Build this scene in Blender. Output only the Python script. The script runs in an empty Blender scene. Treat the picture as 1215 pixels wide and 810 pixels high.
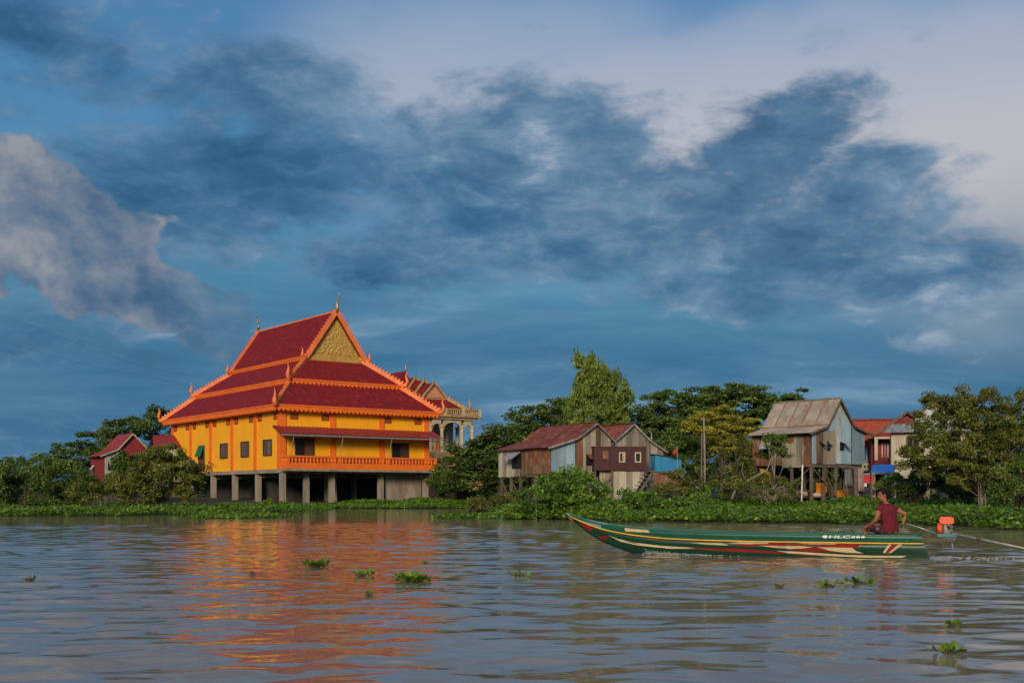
import bpy, math, random
import numpy as np
from mathutils import Vector, Matrix

# ------------------------------------------------------------------ camera, sky, sun, exposure
scene = bpy.context.scene
COL = scene.collection
F = 1388.0                       # focal length in photograph pixels (1215 wide)
CAM_H = 1.25
cam_d = bpy.data.cameras.new("camera")
cam = bpy.data.objects.new("camera", cam_d)
COL.objects.link(cam)
cam.location = (0, 0, CAM_H)
cam.rotation_euler = (math.pi / 2, 0, 0)
cam_d.sensor_width = 36.0
cam_d.lens = F / 1215 * 36.0
cam_d.shift_y = 183 / 1215
cam_d.clip_start = 0.1
cam_d.clip_end = 20000
scene.camera = cam
scene.view_settings.view_transform = 'Standard'
scene.view_settings.look = 'None'
scene.view_settings.gamma = 1
scene.view_settings.exposure = 0.0
scene.view_settings.use_curve_mapping = False
scene.cycles.use_denoising = True
scene.cycles.max_bounces = 6
scene.cycles.diffuse_bounces = 3
scene.cycles.glossy_bounces = 3
scene.cycles.transmission_bounces = 3
scene.cycles.transparent_max_bounces = 6
scene.cycles.sample_clamp_indirect = 4.0

SUN_AZ = math.radians(191)       # measured from +Y towards +X: the sun stands low behind the camera
SUN_EL = math.radians(19)
sun_dir = Vector((math.sin(SUN_AZ) * math.cos(SUN_EL), math.cos(SUN_AZ) * math.cos(SUN_EL), math.sin(SUN_EL)))
sd = bpy.data.lights.new("sun", 'SUN')
sd.energy = 3.4
sd.angle = math.radians(14)
sd.color = (1.0, 0.83, 0.60)
so = bpy.data.objects.new("sun", sd)
COL.objects.link(so)
so.rotation_euler = (-sun_dir).to_track_quat('-Z', 'Y').to_euler()


class NT:
    """small helper for building node trees"""
    def __init__(self, tree):
        self.t = tree
        tree.nodes.clear()

    def n(self, kind, **kw):
        nd = self.t.nodes.new(kind)
        for k, v in kw.items():
            setattr(nd, k, v)
        return nd

    def put(self, sock, v):
        if isinstance(v, bpy.types.NodeSocket):
            self.t.links.new(v, sock)
        elif v is not None:
            if isinstance(v, (tuple, list)) and len(v) == 3 and sock.type == 'RGBA':
                v = (*v, 1)
            sock.default_value = v

    def math(self, op, a, b=None, c=None, clamp=False):
        nd = self.n('ShaderNodeMath', operation=op)
        nd.use_clamp = clamp
        self.put(nd.inputs[0], a)
        self.put(nd.inputs[1], b)
        self.put(nd.inputs[2], c)
        return nd.outputs[0]

    def mix(self, f, a, b, blend='MIX'):
        nd = self.n('ShaderNodeMix', data_type='RGBA', blend_type=blend)
        self.put(nd.inputs[0], f)
        self.put(nd.inputs[6], a)
        self.put(nd.inputs[7], b)
        return nd.outputs[2]

    def noise(self, vec, scale, detail=4, rough=.5, dist=0.0, dims='3D'):
        nd = self.n('ShaderNodeTexNoise', noise_dimensions=dims)
        self.put(nd.inputs['Vector'], vec)
        nd.inputs['Scale'].default_value = scale
        nd.inputs['Detail'].default_value = detail
        nd.inputs['Roughness'].default_value = rough
        nd.inputs['Distortion'].default_value = dist
        return nd.outputs[0]

    def mapping(self, vec, loc=(0, 0, 0), rot=(0, 0, 0), scale=(1, 1, 1), kind='POINT'):
        nd = self.n('ShaderNodeMapping', vector_type=kind)
        self.put(nd.inputs[0], vec)
        self.put(nd.inputs[1], loc)
        self.put(nd.inputs[2], rot)
        self.put(nd.inputs[3], scale)
        return nd.outputs[0]

    def step(self, x, a, b):
        nd = self.n('ShaderNodeMapRange', interpolation_type='SMOOTHSTEP')
        self.put(nd.inputs[0], x)
        self.put(nd.inputs[1], a)
        self.put(nd.inputs[2], b)
        return nd.outputs[0]

    def ramp(self, x, stops):
        nd = self.n('ShaderNodeValToRGB')
        self.put(nd.inputs[0], x)
        el = nd.color_ramp.elements
        while len(el) < len(stops):
            el.new(.5)
        for e, (p, c) in zip(el, stops):
            e.position = p
            e.color = (*c, 1)
        return nd.outputs[0]


def srgb(r, g, b):
    f = lambda v: (v / 255 / 12.92) if v <= 10 else ((v / 255 + .055) / 1.055) ** 2.4
    return (f(r), f(g), f(b))


def build_world():
    w = bpy.data.worlds.new("World")
    scene.world = w
    w.use_nodes = True
    t = NT(w.node_tree)
    out = t.n('ShaderNodeOutputWorld')
    sky = t.n('ShaderNodeTexSky', sky_type='NISHITA')
    sky.sun_disc = False
    sky.sun_elevation = SUN_EL
    sky.sun_rotation = SUN_AZ
    sky.air_density = 1.6
    sky.dust_density = 1.5
    sky.ozone_density = 3.0
    tc = t.n('ShaderNodeTexCoord').outputs['Generated']
    sx = t.n('ShaderNodeSeparateXYZ')
    t.put(sx.inputs[0], tc)
    az = t.math('ARCTAN2', sx.outputs[0], sx.outputs[1])
    el = t.math('ARCSINE', sx.outputs[2])
    cb = t.n('ShaderNodeCombineXYZ')
    t.put(cb.inputs[0], az)
    t.put(cb.inputs[1], el)
    sph = cb.outputs[0]

    def ae(px, py):
        dx = px - 607.5
        return math.atan(dx / F), math.atan((588 - py) / math.hypot(F, dx))

    flat = t.mapping(tc, scale=(1, 1, 1.9))
    big = t.noise(flat, 3.2, 7, .52, .15)
    mid = t.noise(t.mapping(flat, loc=(3.1, .7, 1.9)), 8.5, 8, .60, .25)
    fine = t.noise(t.mapping(tc, loc=(.3, 5.7, 2.9), scale=(1, 1, 2.4)), 20, 7, .62, .45)
    warp = t.n('ShaderNodeTexNoise')
    t.put(warp.inputs['Vector'], flat)
    warp.inputs['Scale'].default_value = 7
    warp.inputs['Detail'].default_value = 5
    wv = t.n('ShaderNodeVectorMath', operation='MULTIPLY_ADD')
    t.put(wv.inputs[0], warp.outputs['Color'])
    wv.inputs[1].default_value = (.15, .085, 0)
    wv.inputs[2].default_value = (-.075, -.0425, 0)
    wa = t.n('ShaderNodeVectorMath', operation='ADD')
    t.put(wa.inputs[0], sph)
    t.put(wa.inputs[1], wv.outputs[0])
    wsph = wa.outputs[0]

    def blobs(lst, vec):
        tot = None
        for (px, py, rx, ry, rot, wgt) in lst:
            a, e = ae(px, py)
            m = t.mapping(vec, (a, e, 0), (0, 0, math.radians(rot)), (rx / F, ry / F, 1), 'TEXTURE')
            g = t.n('ShaderNodeTexGradient', gradient_type='SPHERICAL')
            t.put(g.inputs[0], m)
            v = t.math('MULTIPLY', t.math('SMOOTH_MIN', g.outputs[1], .6, .4), wgt)
            tot = v if tot is None else t.math('MAXIMUM', tot, v)
        return tot

    # clear sky: the physical sky, a little deeper in tone
    base = t.mix(1.0, sky.outputs[0], (.036, .068, .096), 'MULTIPLY')
    # thin high veil, brightest to the upper right
    veil = blobs(VEIL, wsph)
    veil = t.math('ADD', veil, t.math('MULTIPLY', t.math('SUBTRACT', big, .5), .5))
    veilm = t.step(veil, .0, .62)
    high = t.step(el, .32, .62)                     # the veil goes on over the top of the frame
    veilm = t.math('MAXIMUM', veilm, t.math('MULTIPLY', high, t.step(big, .25, .8)))
    veilc = t.ramp(el, [(.19, srgb(200, 196, 194)), (.30, srgb(184, 187, 196)), (.42, srgb(136, 160, 194)), (.9, srgb(178, 190, 208))])
    c = t.mix(t.math('MULTIPLY', veilm, .95), base, veilc)
    # a low grey-blue deck of rain haze all round the horizon, with paler streaks
    st = t.noise(t.mapping(tc, scale=(1, 1, 7)), 4.2, 6, .58, .5)
    deck = t.math('SUBTRACT', 1, t.step(t.math('ADD', el, t.math('MULTIPLY', t.math('SUBTRACT', big, .5), .16)), .10, .27))
    deckc = t.ramp(st, [(0.28, srgb(48, 96, 134)), (.46, srgb(60, 110, 148)), (.60, srgb(78, 122, 157)), (.72, srgb(110, 148, 176))])
    c = t.mix(t.math('MULTIPLY', deck, .93), c, deckc)
    # the dark blue-grey cloud mass
    dk = blobs(DARK, wsph)
    dk = t.math('ADD', dk, t.math('MULTIPLY', t.math('SUBTRACT', mid, .5), 1.5))
    dk = t.math('ADD', dk, t.math('MULTIPLY', t.math('SUBTRACT', fine, .5), .95))
    dk = t.math('ADD', dk, t.math('MULTIPLY', t.step(big, .50, .75), t.math('MULTIPLY', .42, t.step(el, .42, .6))))
    dkm = t.step(dk, .10, .62)
    soft = t.noise(t.mapping(flat, loc=(8.3, 2.2, 4.4)), 6.5, 8, .58, .2)
    tone = t.math('ADD', t.math('MULTIPLY', soft, .60), t.math('MULTIPLY', fine, .40))
    thick = t.step(dk, .15, .85)
    dcol = t.ramp(t.math('SUBTRACT', t.math('MULTIPLY_ADD', tone, 3.7, -1.18), t.math('MULTIPLY', thick, .26)),
                  [(0.0, srgb(40, 84, 120)), (.25, srgb(54, 99, 136)), (.5, srgb(74, 115, 149)), (.78, srgb(106, 138, 167)), (1.0, srgb(150, 168, 188))])
    c = t.mix(t.math('MULTIPLY', dkm, .95), c, dcol)
    # the heaped cloud at the left, lit on its shoulders
    cu = blobs(CUMULUS, wsph)
    puff = t.noise(t.mapping(tc, loc=(1.4, .2, .6), scale=(1, 1, 1.15)), 13, 8, .56, .1)
    puff2 = t.noise(t.mapping(tc, loc=(1.4 - .010, .2, .6 - .018), scale=(1, 1, 1.15)), 13, 8, .56, .1)
    cu = t.math('ADD', cu, t.math('MULTIPLY', t.math('SUBTRACT', puff, .5), .85))
    cum = t.math('MULTIPLY', t.step(cu, .22, .31), t.math('SUBTRACT', 1, t.math('MULTIPLY', t.step(az, -.31, -.23), .6)))
    lit = t.math('MULTIPLY_ADD', t.math('SUBTRACT', puff, puff2), 3.0, .60)
    lit = t.math('SUBTRACT', lit, t.math('MULTIPLY', t.step(cu, .5, 1.1), .30))
    lit = t.math('ADD', lit, t.math('MULTIPLY', t.math('SUBTRACT', el, .215), 2.6))
    ccol = t.ramp(lit, [(0.0, srgb(60, 92, 126)), (.30, srgb(84, 108, 137)), (.6, srgb(112, 126, 145)), (1.0, srgb(148, 152, 158))])
    c = t.mix(t.math('MULTIPLY', cum, .92), c, ccol)
    bg = t.n('ShaderNodeBackground')
    t.put(bg.inputs[0], c)
    bg.inputs[1].default_value = 1.0
    t.put(out.inputs[0], bg.outputs[0])


# cloud layout as (azimuth, elevation) patches, given in photograph pixels; rx ry in pixels, tilt in degrees, weight
VEIL = [(1050, 150, 560, 190, -4, 1.15), (820, 110, 460, 140, 3, .95), (1190, 240, 300, 190, 0, 1.1), (620, 50, 420, 130, 4, .8)]
DARK = [(620, 225, 470, 150, -4, 1.25), (930, 155, 190, 60, 12, 1.0), (1035, 225, 145, 70, 0, 1.25), (1085, 318, 165, 95, -6, 1.35), (960, 265, 220, 90, 0, 1.2),
        (280, 240, 350, 120, -3, 1.05), (120, 75, 420, 70, -10, .80), (380, 115, 340, 80, -10, .90), (60, 150, 260, 40, 6, .55), (925, 218, 110, 70, 0, 1.2), (560, 305, 340, 75, 0, .95),
        (880, 340, 270, 65, -2, 1.0), (-180, 120, 300, 120, 0, .7), (60, 390, 230, 45, 3, .75), (1560, 250, 240, 110, -6, .8)]
CUMULUS = [(15, 235, 140, 105, 0, .95), (90, 285, 135, 100, -30, 1.0), (175, 345, 150, 72, -25, .85), (-90, 265, 190, 130, 0, .9)]
build_world()


# ------------------------------------------------------------------ helpers
def X(px, Y):
    return (px - 607.5) / F * Y


def Z(py, Y):
    return CAM_H + (588 - py) / F * Y


class MB:
    def __init__(self):
        self.v = []
        self.f = []

    def add(self, vs, fs):
        o = len(self.v)
        self.v += [tuple(p) for p in vs]
        self.f += [tuple(i + o for i in f) for f in fs]
        return self

    def box(self, x0, x1, y0, y1, z0, z1):
        return self.add([(x0, y0, z0), (x1, y0, z0), (x1, y1, z0), (x0, y1, z0), (x0, y0, z1), (x1, y0, z1), (x1, y1, z1), (x0, y1, z1)],
                        [(0, 3, 2, 1), (4, 5, 6, 7), (0, 1, 5, 4), (1, 2, 6, 5), (2, 3, 7, 6), (3, 0, 4, 7)])

    def beam(self, p, q, w, h=None, up=(0, 0, 1)):
        h = h or w
        p, q = Vector(p), Vector(q)
        d = (q - p).normalized()
        up = Vector(up)
        if abs(d.dot(up)) > .98:
            up = Vector((0, 1, 0))
        s = d.cross(up).normalized()
        u = s.cross(d).normalized()
        vs = []
        for c in (p, q):
            for a, b in ((-1, -1), (1, -1), (1, 1), (-1, 1)):
                vs.append(c + s * a * w / 2 + u * b * h / 2)
        return self.add(vs, [(3, 2, 1, 0), (4, 5, 6, 7), (0, 1, 5, 4), (1, 2, 6, 5), (2, 3, 7, 6), (3, 0, 4, 7)])

    def prism(self, pts, ext):
        """polygon (list of 3d points) extruded along ext"""
        n = len(pts)
        e = Vector(ext)
        vs = [Vector(p) for p in pts] + [Vector(p) + e for p in pts]
        fs = [tuple(range(n - 1, -1, -1)), tuple(range(n, 2 * n))] + [(i, (i + 1) % n, n + (i + 1) % n, n + i) for i in range(n)]
        return self.add(vs, fs)

    def tube(self, pts, rad, seg=8, cap=True):
        pts = [Vector(p) for p in pts]
        if not isinstance(rad, (list, tuple)):
            rad = [rad] * len(pts)
        vs, fs = [], []
        ref = Vector((0, 0, 1))
        for i, p in enumerate(pts):
            d = (pts[min(i + 1, len(pts) - 1)] - pts[max(i - 1, 0)]).normalized()
            r0 = ref if abs(d.dot(ref)) < .95 else Vector((0, 1, 0))
            s = d.cross(r0).normalized()
            u = s.cross(d)
            for k in range(seg):
                a = 2 * math.pi * k / seg
                vs.append(p + (s * math.cos(a) + u * math.sin(a)) * rad[i])
        for i in range(len(pts) - 1):
            for k in range(seg):
                k2 = (k + 1) % seg
                fs.append((i * seg + k, i * seg + k2, (i + 1) * seg + k2, (i + 1) * seg + k))
        if cap:
            fs.append(tuple(range(seg - 1, -1, -1)))
            fs.append(tuple(range((len(pts) - 1) * seg, len(pts) * seg)))
        return self.add(vs, fs)

    def lathe(self, prof, c=(0, 0, 0), seg=10):
        """prof: list of (radius, z)"""
        vs, fs = [], []
        for r, z in prof:
            for k in range(seg):
                a = 2 * math.pi * k / seg
                vs.append((c[0] + r * math.cos(a), c[1] + r * math.sin(a), c[2] + z))
        m = len(prof)
        for i in range(m - 1):
            for k in range(seg):
                k2 = (k + 1) % seg
                fs.append((i * seg + k, i * seg + k2, (i + 1) * seg + k2, (i + 1) * seg + k))
        fs.append(tuple(range(seg - 1, -1, -1)))
        fs.append(tuple(range((m - 1) * seg, m * seg)))
        return self.add(vs, fs)

    def mesh(self, name):
        me = bpy.data.meshes.new(name)
        me.from_pydata(self.v, [], self.f)
        me.update()
        return me

    def build(self, name, mat, parent=None, smooth=False, loc=None):
        me = self.mesh(name)
        return obj(name, me, mat, parent, smooth, loc)


def obj(name, me, mat, parent=None, smooth=False, loc=None):
    o = bpy.data.objects.new(name, me)
    COL.objects.link(o)
    if mat is not None and not me.materials:
        me.materials.append(mat)
    if smooth:
        me.polygons.foreach_set('use_smooth', [True] * len(me.polygons))
    if parent is not None:
        o.parent = parent
    if loc is not None:
        o.location = loc
    return o


def tag(o, label=None, cat=None, group=None, kind=None):
    if label:
        o['label'] = label
    if cat:
        o['category'] = cat
    if group:
        o['group'] = group
    if kind:
        o['kind'] = kind
    return o


def thing(name, label, cat, loc=(0, 0, 0), rz=0.0, group=None):
    e = bpy.data.objects.new(name, None)
    COL.objects.link(e)
    e.empty_display_size = .3
    e.location = loc
    e.rotation_euler = (0, 0, rz)
    return tag(e, label, cat, group)


def np_mesh(name, V, Fq, mat, parent=None, tint=None, smooth=False):
    """fast mesh from numpy arrays; Fq is (n, k) with equal corner count"""
    me = bpy.data.meshes.new(name)
    n, k = Fq.shape
    me.vertices.add(len(V))
    me.vertices.foreach_set('co', V.astype(np.float32).ravel())
    me.loops.add(n * k)
    me.loops.foreach_set('vertex_index', Fq.astype(np.int32).ravel())
    me.polygons.add(n)
    me.polygons.foreach_set('loop_start', np.arange(0, n * k, k, dtype=np.int32))
    me.polygons.foreach_set('loop_total', np.full(n, k, dtype=np.int32))
    if smooth:
        me.polygons.foreach_set('use_smooth', np.ones(n, dtype=bool))
    me.update(calc_edges=True)
    if tint is not None:
        at = me.attributes.new('tint', 'FLOAT', 'POINT')
        at.data.foreach_set('value', tint.astype(np.float32))
    me.materials.append(mat)
    o = bpy.data.objects.new(name, me)
    COL.objects.link(o)
    if parent is not None:
        o.parent = parent
    return o


# ------------------------------------------------------------------ materials
def new_mat(name):
    m = bpy.data.materials.new(name)
    m.use_nodes = True
    t = NT(m.node_tree)
    out = t.n('ShaderNodeOutputMaterial')
    b = t.n('ShaderNodeBsdfPrincipled')
    t.put(out.inputs[0], b.outputs[0])
    return m, t, b, out


def pm(name, c1, c2=None, scale=1.0, rough=.7, bump=0.0, bscale=None, streak=1.0, vary=0.0, metal=0.0, c3=None, rows=None, lo=.35, hi=.65, dirt=None, spec=.4):
    """procedural paint / stone / wood: two or three tones mixed by noise; streak > 1 stretches the noise vertically"""
    m, t, b, out = new_mat(name)
    tc = t.n('ShaderNodeTexCoord').outputs['Object']
    vec = tc
    if vary:
        oi = t.n('ShaderNodeObjectInfo')
        ad = t.n('ShaderNodeVectorMath', operation='ADD')
        t.put(ad.inputs[0], tc)
        sc = t.math('MULTIPLY', oi.outputs['Random'], 37.0)
        t.put(ad.inputs[1], sc)
        vec = ad.outputs[0]
    v2 = t.mapping(vec, scale=(1, 1, 1 / streak))
    nz = t.noise(v2, scale, 6, .6)
    col = t.mix(t.step(nz, lo, hi), c1, c2 or c1)
    if c3:
        nz2 = t.noise(t.mapping(v2, loc=(4, 9, 2)), scale * 1.7, 6, .65)
        col = t.mix(t.step(nz2, .52, .68), col, c3)
    if dirt:                              # rain streaks and mildew with a shape of their own
        nd = t.noise(t.mapping(vec, loc=(7, 3, 5), scale=(2.2, 2.2, .22)), 1.0, 6, .65)
        col = t.mix(t.math('MULTIPLY', t.step(nd, .5, .78), dirt[0]), col, dirt[1])
    if vary:
        hs = t.n('ShaderNodeHueSaturation')
        t.put(hs.inputs['Color'], col)
        t.put(hs.inputs['Value'], t.math('MULTIPLY_ADD', oi.outputs['Random'], 2 * vary, 1 - vary))
        col = hs.outputs[0]
    t.put(b.inputs['Base Color'], col)
    b.inputs['Roughness'].default_value = rough
    b.inputs['Metallic'].default_value = metal
    b.inputs['Specular IOR Level'].default_value = spec
    hgt = None
    if bump:
        hgt = t.math('MULTIPLY', t.noise(vec, bscale or scale * 6, 4, .6), bump)
    if rows:
        sp = t.n('ShaderNodeSeparateXYZ')
        t.put(sp.inputs[0], tc)
        r = t.math('FRACT', t.math('DIVIDE', sp.outputs[2], rows[0]))
        r = t.math('MULTIPLY', r, rows[1])
        hgt = r if hgt is None else t.math('ADD', hgt, r)
    if hgt is not None:
        bp = t.n('ShaderNodeBump')
        bp.inputs['Distance'].default_value = 1.0
        t.put(bp.inputs['Height'], hgt)
        t.put(b.inputs['Normal'], bp.outputs[0])
    return m


def leaf_mat(name, dark, light, yellow=None, trans=.25, rough=.55):
    m, t, b, out = new_mat(name)
    at = t.n('ShaderNodeAttribute', attribute_name='tint')
    stops = [(0.0, dark), (.55, tuple((a + c) / 2 for a, c in zip(dark, light))), (.85, light), (1.0, yellow or light)]
    col = t.ramp(at.outputs['Fac'], stops)
    t.put(b.inputs['Base Color'], col)
    b.inputs['Roughness'].default_value = rough
    b.inputs['Specular IOR Level'].default_value = .3
    tr = t.n('ShaderNodeBsdfTranslucent')
    t.put(tr.inputs[0], t.mix(1.0, col, (1.2, 1.3, .5), 'MULTIPLY'))
    mx = t.n('ShaderNodeMixShader')
    mx.inputs[0].default_value = trans
    t.put(mx.inputs[1], b.outputs[0])
    t.put(mx.inputs[2], tr.outputs[0])
    t.put(out.inputs[0], mx.outputs[0])
    return m


M = {}
M['yellow'] = pm('yellow_wall_paint', (.86, .375, .005), (.79, .335, .005), .35, .6, .004, 9, dirt=(.28, (.42, .22, .03)))
M['orange'] = pm('orange_trim_paint', (.78, .155, .012), (.70, .13, .012), .8, .55, .003, 8, dirt=(.30, (.38, .09, .02)))
M['roof'] = pm('maroon_roof_tile', (.20, .012, .016), (.155, .010, .013), 1.1, .75, .006, 5, spec=.15, c3=(.26, .024, .026), rows=(.34, .07), dirt=(.45, (.09, .012, .014)))
M['roof_sheet'] = pm('maroon_roof_sheet', (.27, .022, .022), (.18, .02, .02), 1.6, .5, .004, 8)
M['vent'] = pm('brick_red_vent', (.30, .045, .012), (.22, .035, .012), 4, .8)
M['ventdark'] = pm('vent_gap', (.06, .014, .008), None, 1, .9)
M['gold'] = pm('gilded_carving', (.50, .30, .07), (.34, .19, .04), 4.5, .55, .01, 12, metal=.0)
M['goldtip'] = pm('gilded_finial', (.46, .33, .12), (.30, .20, .07), 5, .4, metal=.3)
M['ridge'] = pm('salmon_ridge_paint', (.76, .19, .05), (.66, .13, .03), 1.6, .6, .004, 10)
M['concrete'] = pm('weathered_concrete', (.30, .245, .19), (.19, .15, .115), 1.2, .85, .012, 9, streak=3, dirt=(.5, (.07, .055, .04)))
M['darkwall'] = pm('near_black_wall', (.05, .042, .036), (.03, .026, .022), .8, .9, .01, 6)  # near-black tone puts the unlit depth under the hall into the colour
M['winframe'] = pm('dark_brown_frame', (.07, .035, .02), (.05, .025, .015), 5, .6)
M['shutter'] = pm('faded_shutter', (.115, .075, .07), (.085, .055, .05), 4, .6, streak=4, vary=.2)
M['shutterblue'] = pm('grey_blue_shutter', (.12, .13, .16), (.09, .09, .11), 4, .6, streak=4)
M['brown'] = pm('brown_door_board', (.13, .045, .02), (.09, .03, .015), 4, .6, streak=4)
M['green'] = pm('green_canvas', (.008, .13, .06), (.006, .09, .04), 3, .7)
M['steel'] = pm('galvanised_pipe', (.38, .37, .36), (.25, .24, .23), 5, .45, metal=.5)
M['cream'] = pm('cream_stucco', (.50, .40, .27), (.38, .30, .20), 1.0, .75, .006, 10, dirt=(.6, (.22, .15, .08)))
M['creamgold'] = pm('ochre_stucco', (.44, .27, .10), (.30, .17, .06), 2.2, .7, .01, 10, dirt=(.5, (.18, .11, .05)))
M['pink'] = pm('salmon_stucco', (.55, .24, .14), (.45, .2, .12), 1.0, .8, dirt=(.5, (.25, .14, .09)))
M['white'] = pm('off_white_paint', (.62, .60, .56), (.5, .48, .44), 2, .6)
M['black'] = pm('black_paint', (.012, .012, .012), None, 1, .5)
M['glass'] = pm('dark_glass', (.015, .018, .02), (.02, .022, .025), 2, .12)
M['redbrick'] = pm('red_painted_board', (.24, .022, .022), (.18, .018, .018), 2, .75, .01, 12, dirt=(.4, (.10, .02, .015)))
M['redroof'] = pm('red_tin_roof', (.24, .026, .03), (.18, .022, .026), 1.5, .75, .004, 10)
M['greywood'] = pm('weathered_grey_board', (.27, .235, .195), (.15, .125, .10), 2.2, .85, .012, 14, streak=9, vary=.3, c3=(.34, .30, .26), dirt=(.6, (.09, .07, .055)))
M['brownwood'] = pm('weathered_brown_board', (.18, .10, .055), (.10, .055, .03), 2.2, .85, .012, 14, streak=9, vary=.3, c3=(.22, .16, .10))
M['post'] = pm('timber_post', (.13, .095, .07), (.075, .055, .04), 3, .9, .01, 14, streak=7, vary=.2)
M['tin'] = pm('galvanised_tin', (.40, .41, .40), (.26, .265, .26), 1.3, .55, .004, 14, streak=3, vary=.25, metal=.2, c3=(.20, .13, .085))
M['tinrust'] = pm('rusty_tin', (.20, .075, .035), (.12, .045, .025), 1.6, .8, .008, 14, streak=3, vary=.3, c3=(.26, .17, .12))
M['tinblue'] = pm('pale_blue_tin', (.28, .37, .43), (.19, .275, .335), 1.3, .5, .004, 14, streak=4, vary=.2, metal=.2, dirt=(.55, (.22, .17, .13)))
M['tinbeige'] = pm('beige_grey_tin', (.30, .25, .19), (.22, .18, .135), 1.2, .7, .005, 14, streak=5, vary=.18, c3=(.27, .17, .10))
M['tinred'] = pm('oxide_red_tin_roof', (.16, .036, .026), (.11, .026, .02), 1.4, .75, .005, 12, vary=.3, c3=(.25, .12, .085), dirt=(.6, (.07, .022, .016)))
M['tinroofgrey'] = pm('tan_tin_roof', (.33, .275, .225), (.24, .195, .155), 1.1, .7, .005, 12, vary=.14, c3=(.25, .105, .055))
M['maroonbox'] = pm('maroon_panel', (.055, .014, .012), (.038, .011, .010), 2, .7, .004, 10, c3=(.075, .02, .014))
M['blue'] = pm('bright_blue_paint', (.02, .21, .42), (.018, .165, .34), 1.6, .6, .004, 10)
M['teal'] = pm('teal_paint', (.08, .25, .30), (.06, .19, .24), 1.6, .65)
M['tileroof'] = pm('terracotta_tile', (.36, .055, .022), (.25, .04, .018), 3.2, .7, .01, 6, rows=(.3, .05), c3=(.42, .12, .06))
M['darkred'] = pm('dark_red_gable', (.17, .012, .014), (.13, .010, .012), 2, .7)
M['tarp'] = pm('blue_tarpaulin', (.01, .11, .42), (.01, .09, .34), 2, .45, .01, 6)
M['red'] = pm('red_plastic', (.45, .02, .02), (.38, .02, .02), 2, .45)
M['orangeplastic'] = pm('orange_plastic', (.62, .20, .015), (.55, .17, .015), 3, .5)
M['yellowpaint'] = pm('yellow_plastic', (.70, .45, .02), (.6, .38, .02), 3, .5)
M['cloth'] = pm('grey_pink_cloth', (.22, .15, .13), (.14, .10, .09), 3, .9, .02, 6)
M['bark'] = pm('bark', (.085, .065, .048), (.05, .038, .028), 4, .95, .02, 14, streak=4)
M['palebark'] = pm('pale_bark', (.26, .215, .165), (.17, .14, .105), 5, .95, .02, 16, streak=4)
M['palewall'] = pm('grey_cream_board', (.42, .37, .29), (.32, .28, .22), 1.4, .8, .006, 12, streak=4, vary=.15, dirt=(.6, (.16, .13, .10)))
# ------------------------------------------------------------------ water and ground
def sstep(x, a, b):
    k = np.clip((x - a) / (b - a), 0, 1)
    return k * k * (3 - 2 * k)


def grid_faces(ny, nx):
    idx = np.arange(ny * nx).reshape(ny, nx)
    return np.stack([idx[:-1, :-1], idx[:-1, 1:], idx[1:, 1:], idx[1:, :-1]], -1).reshape(-1, 4)


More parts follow.
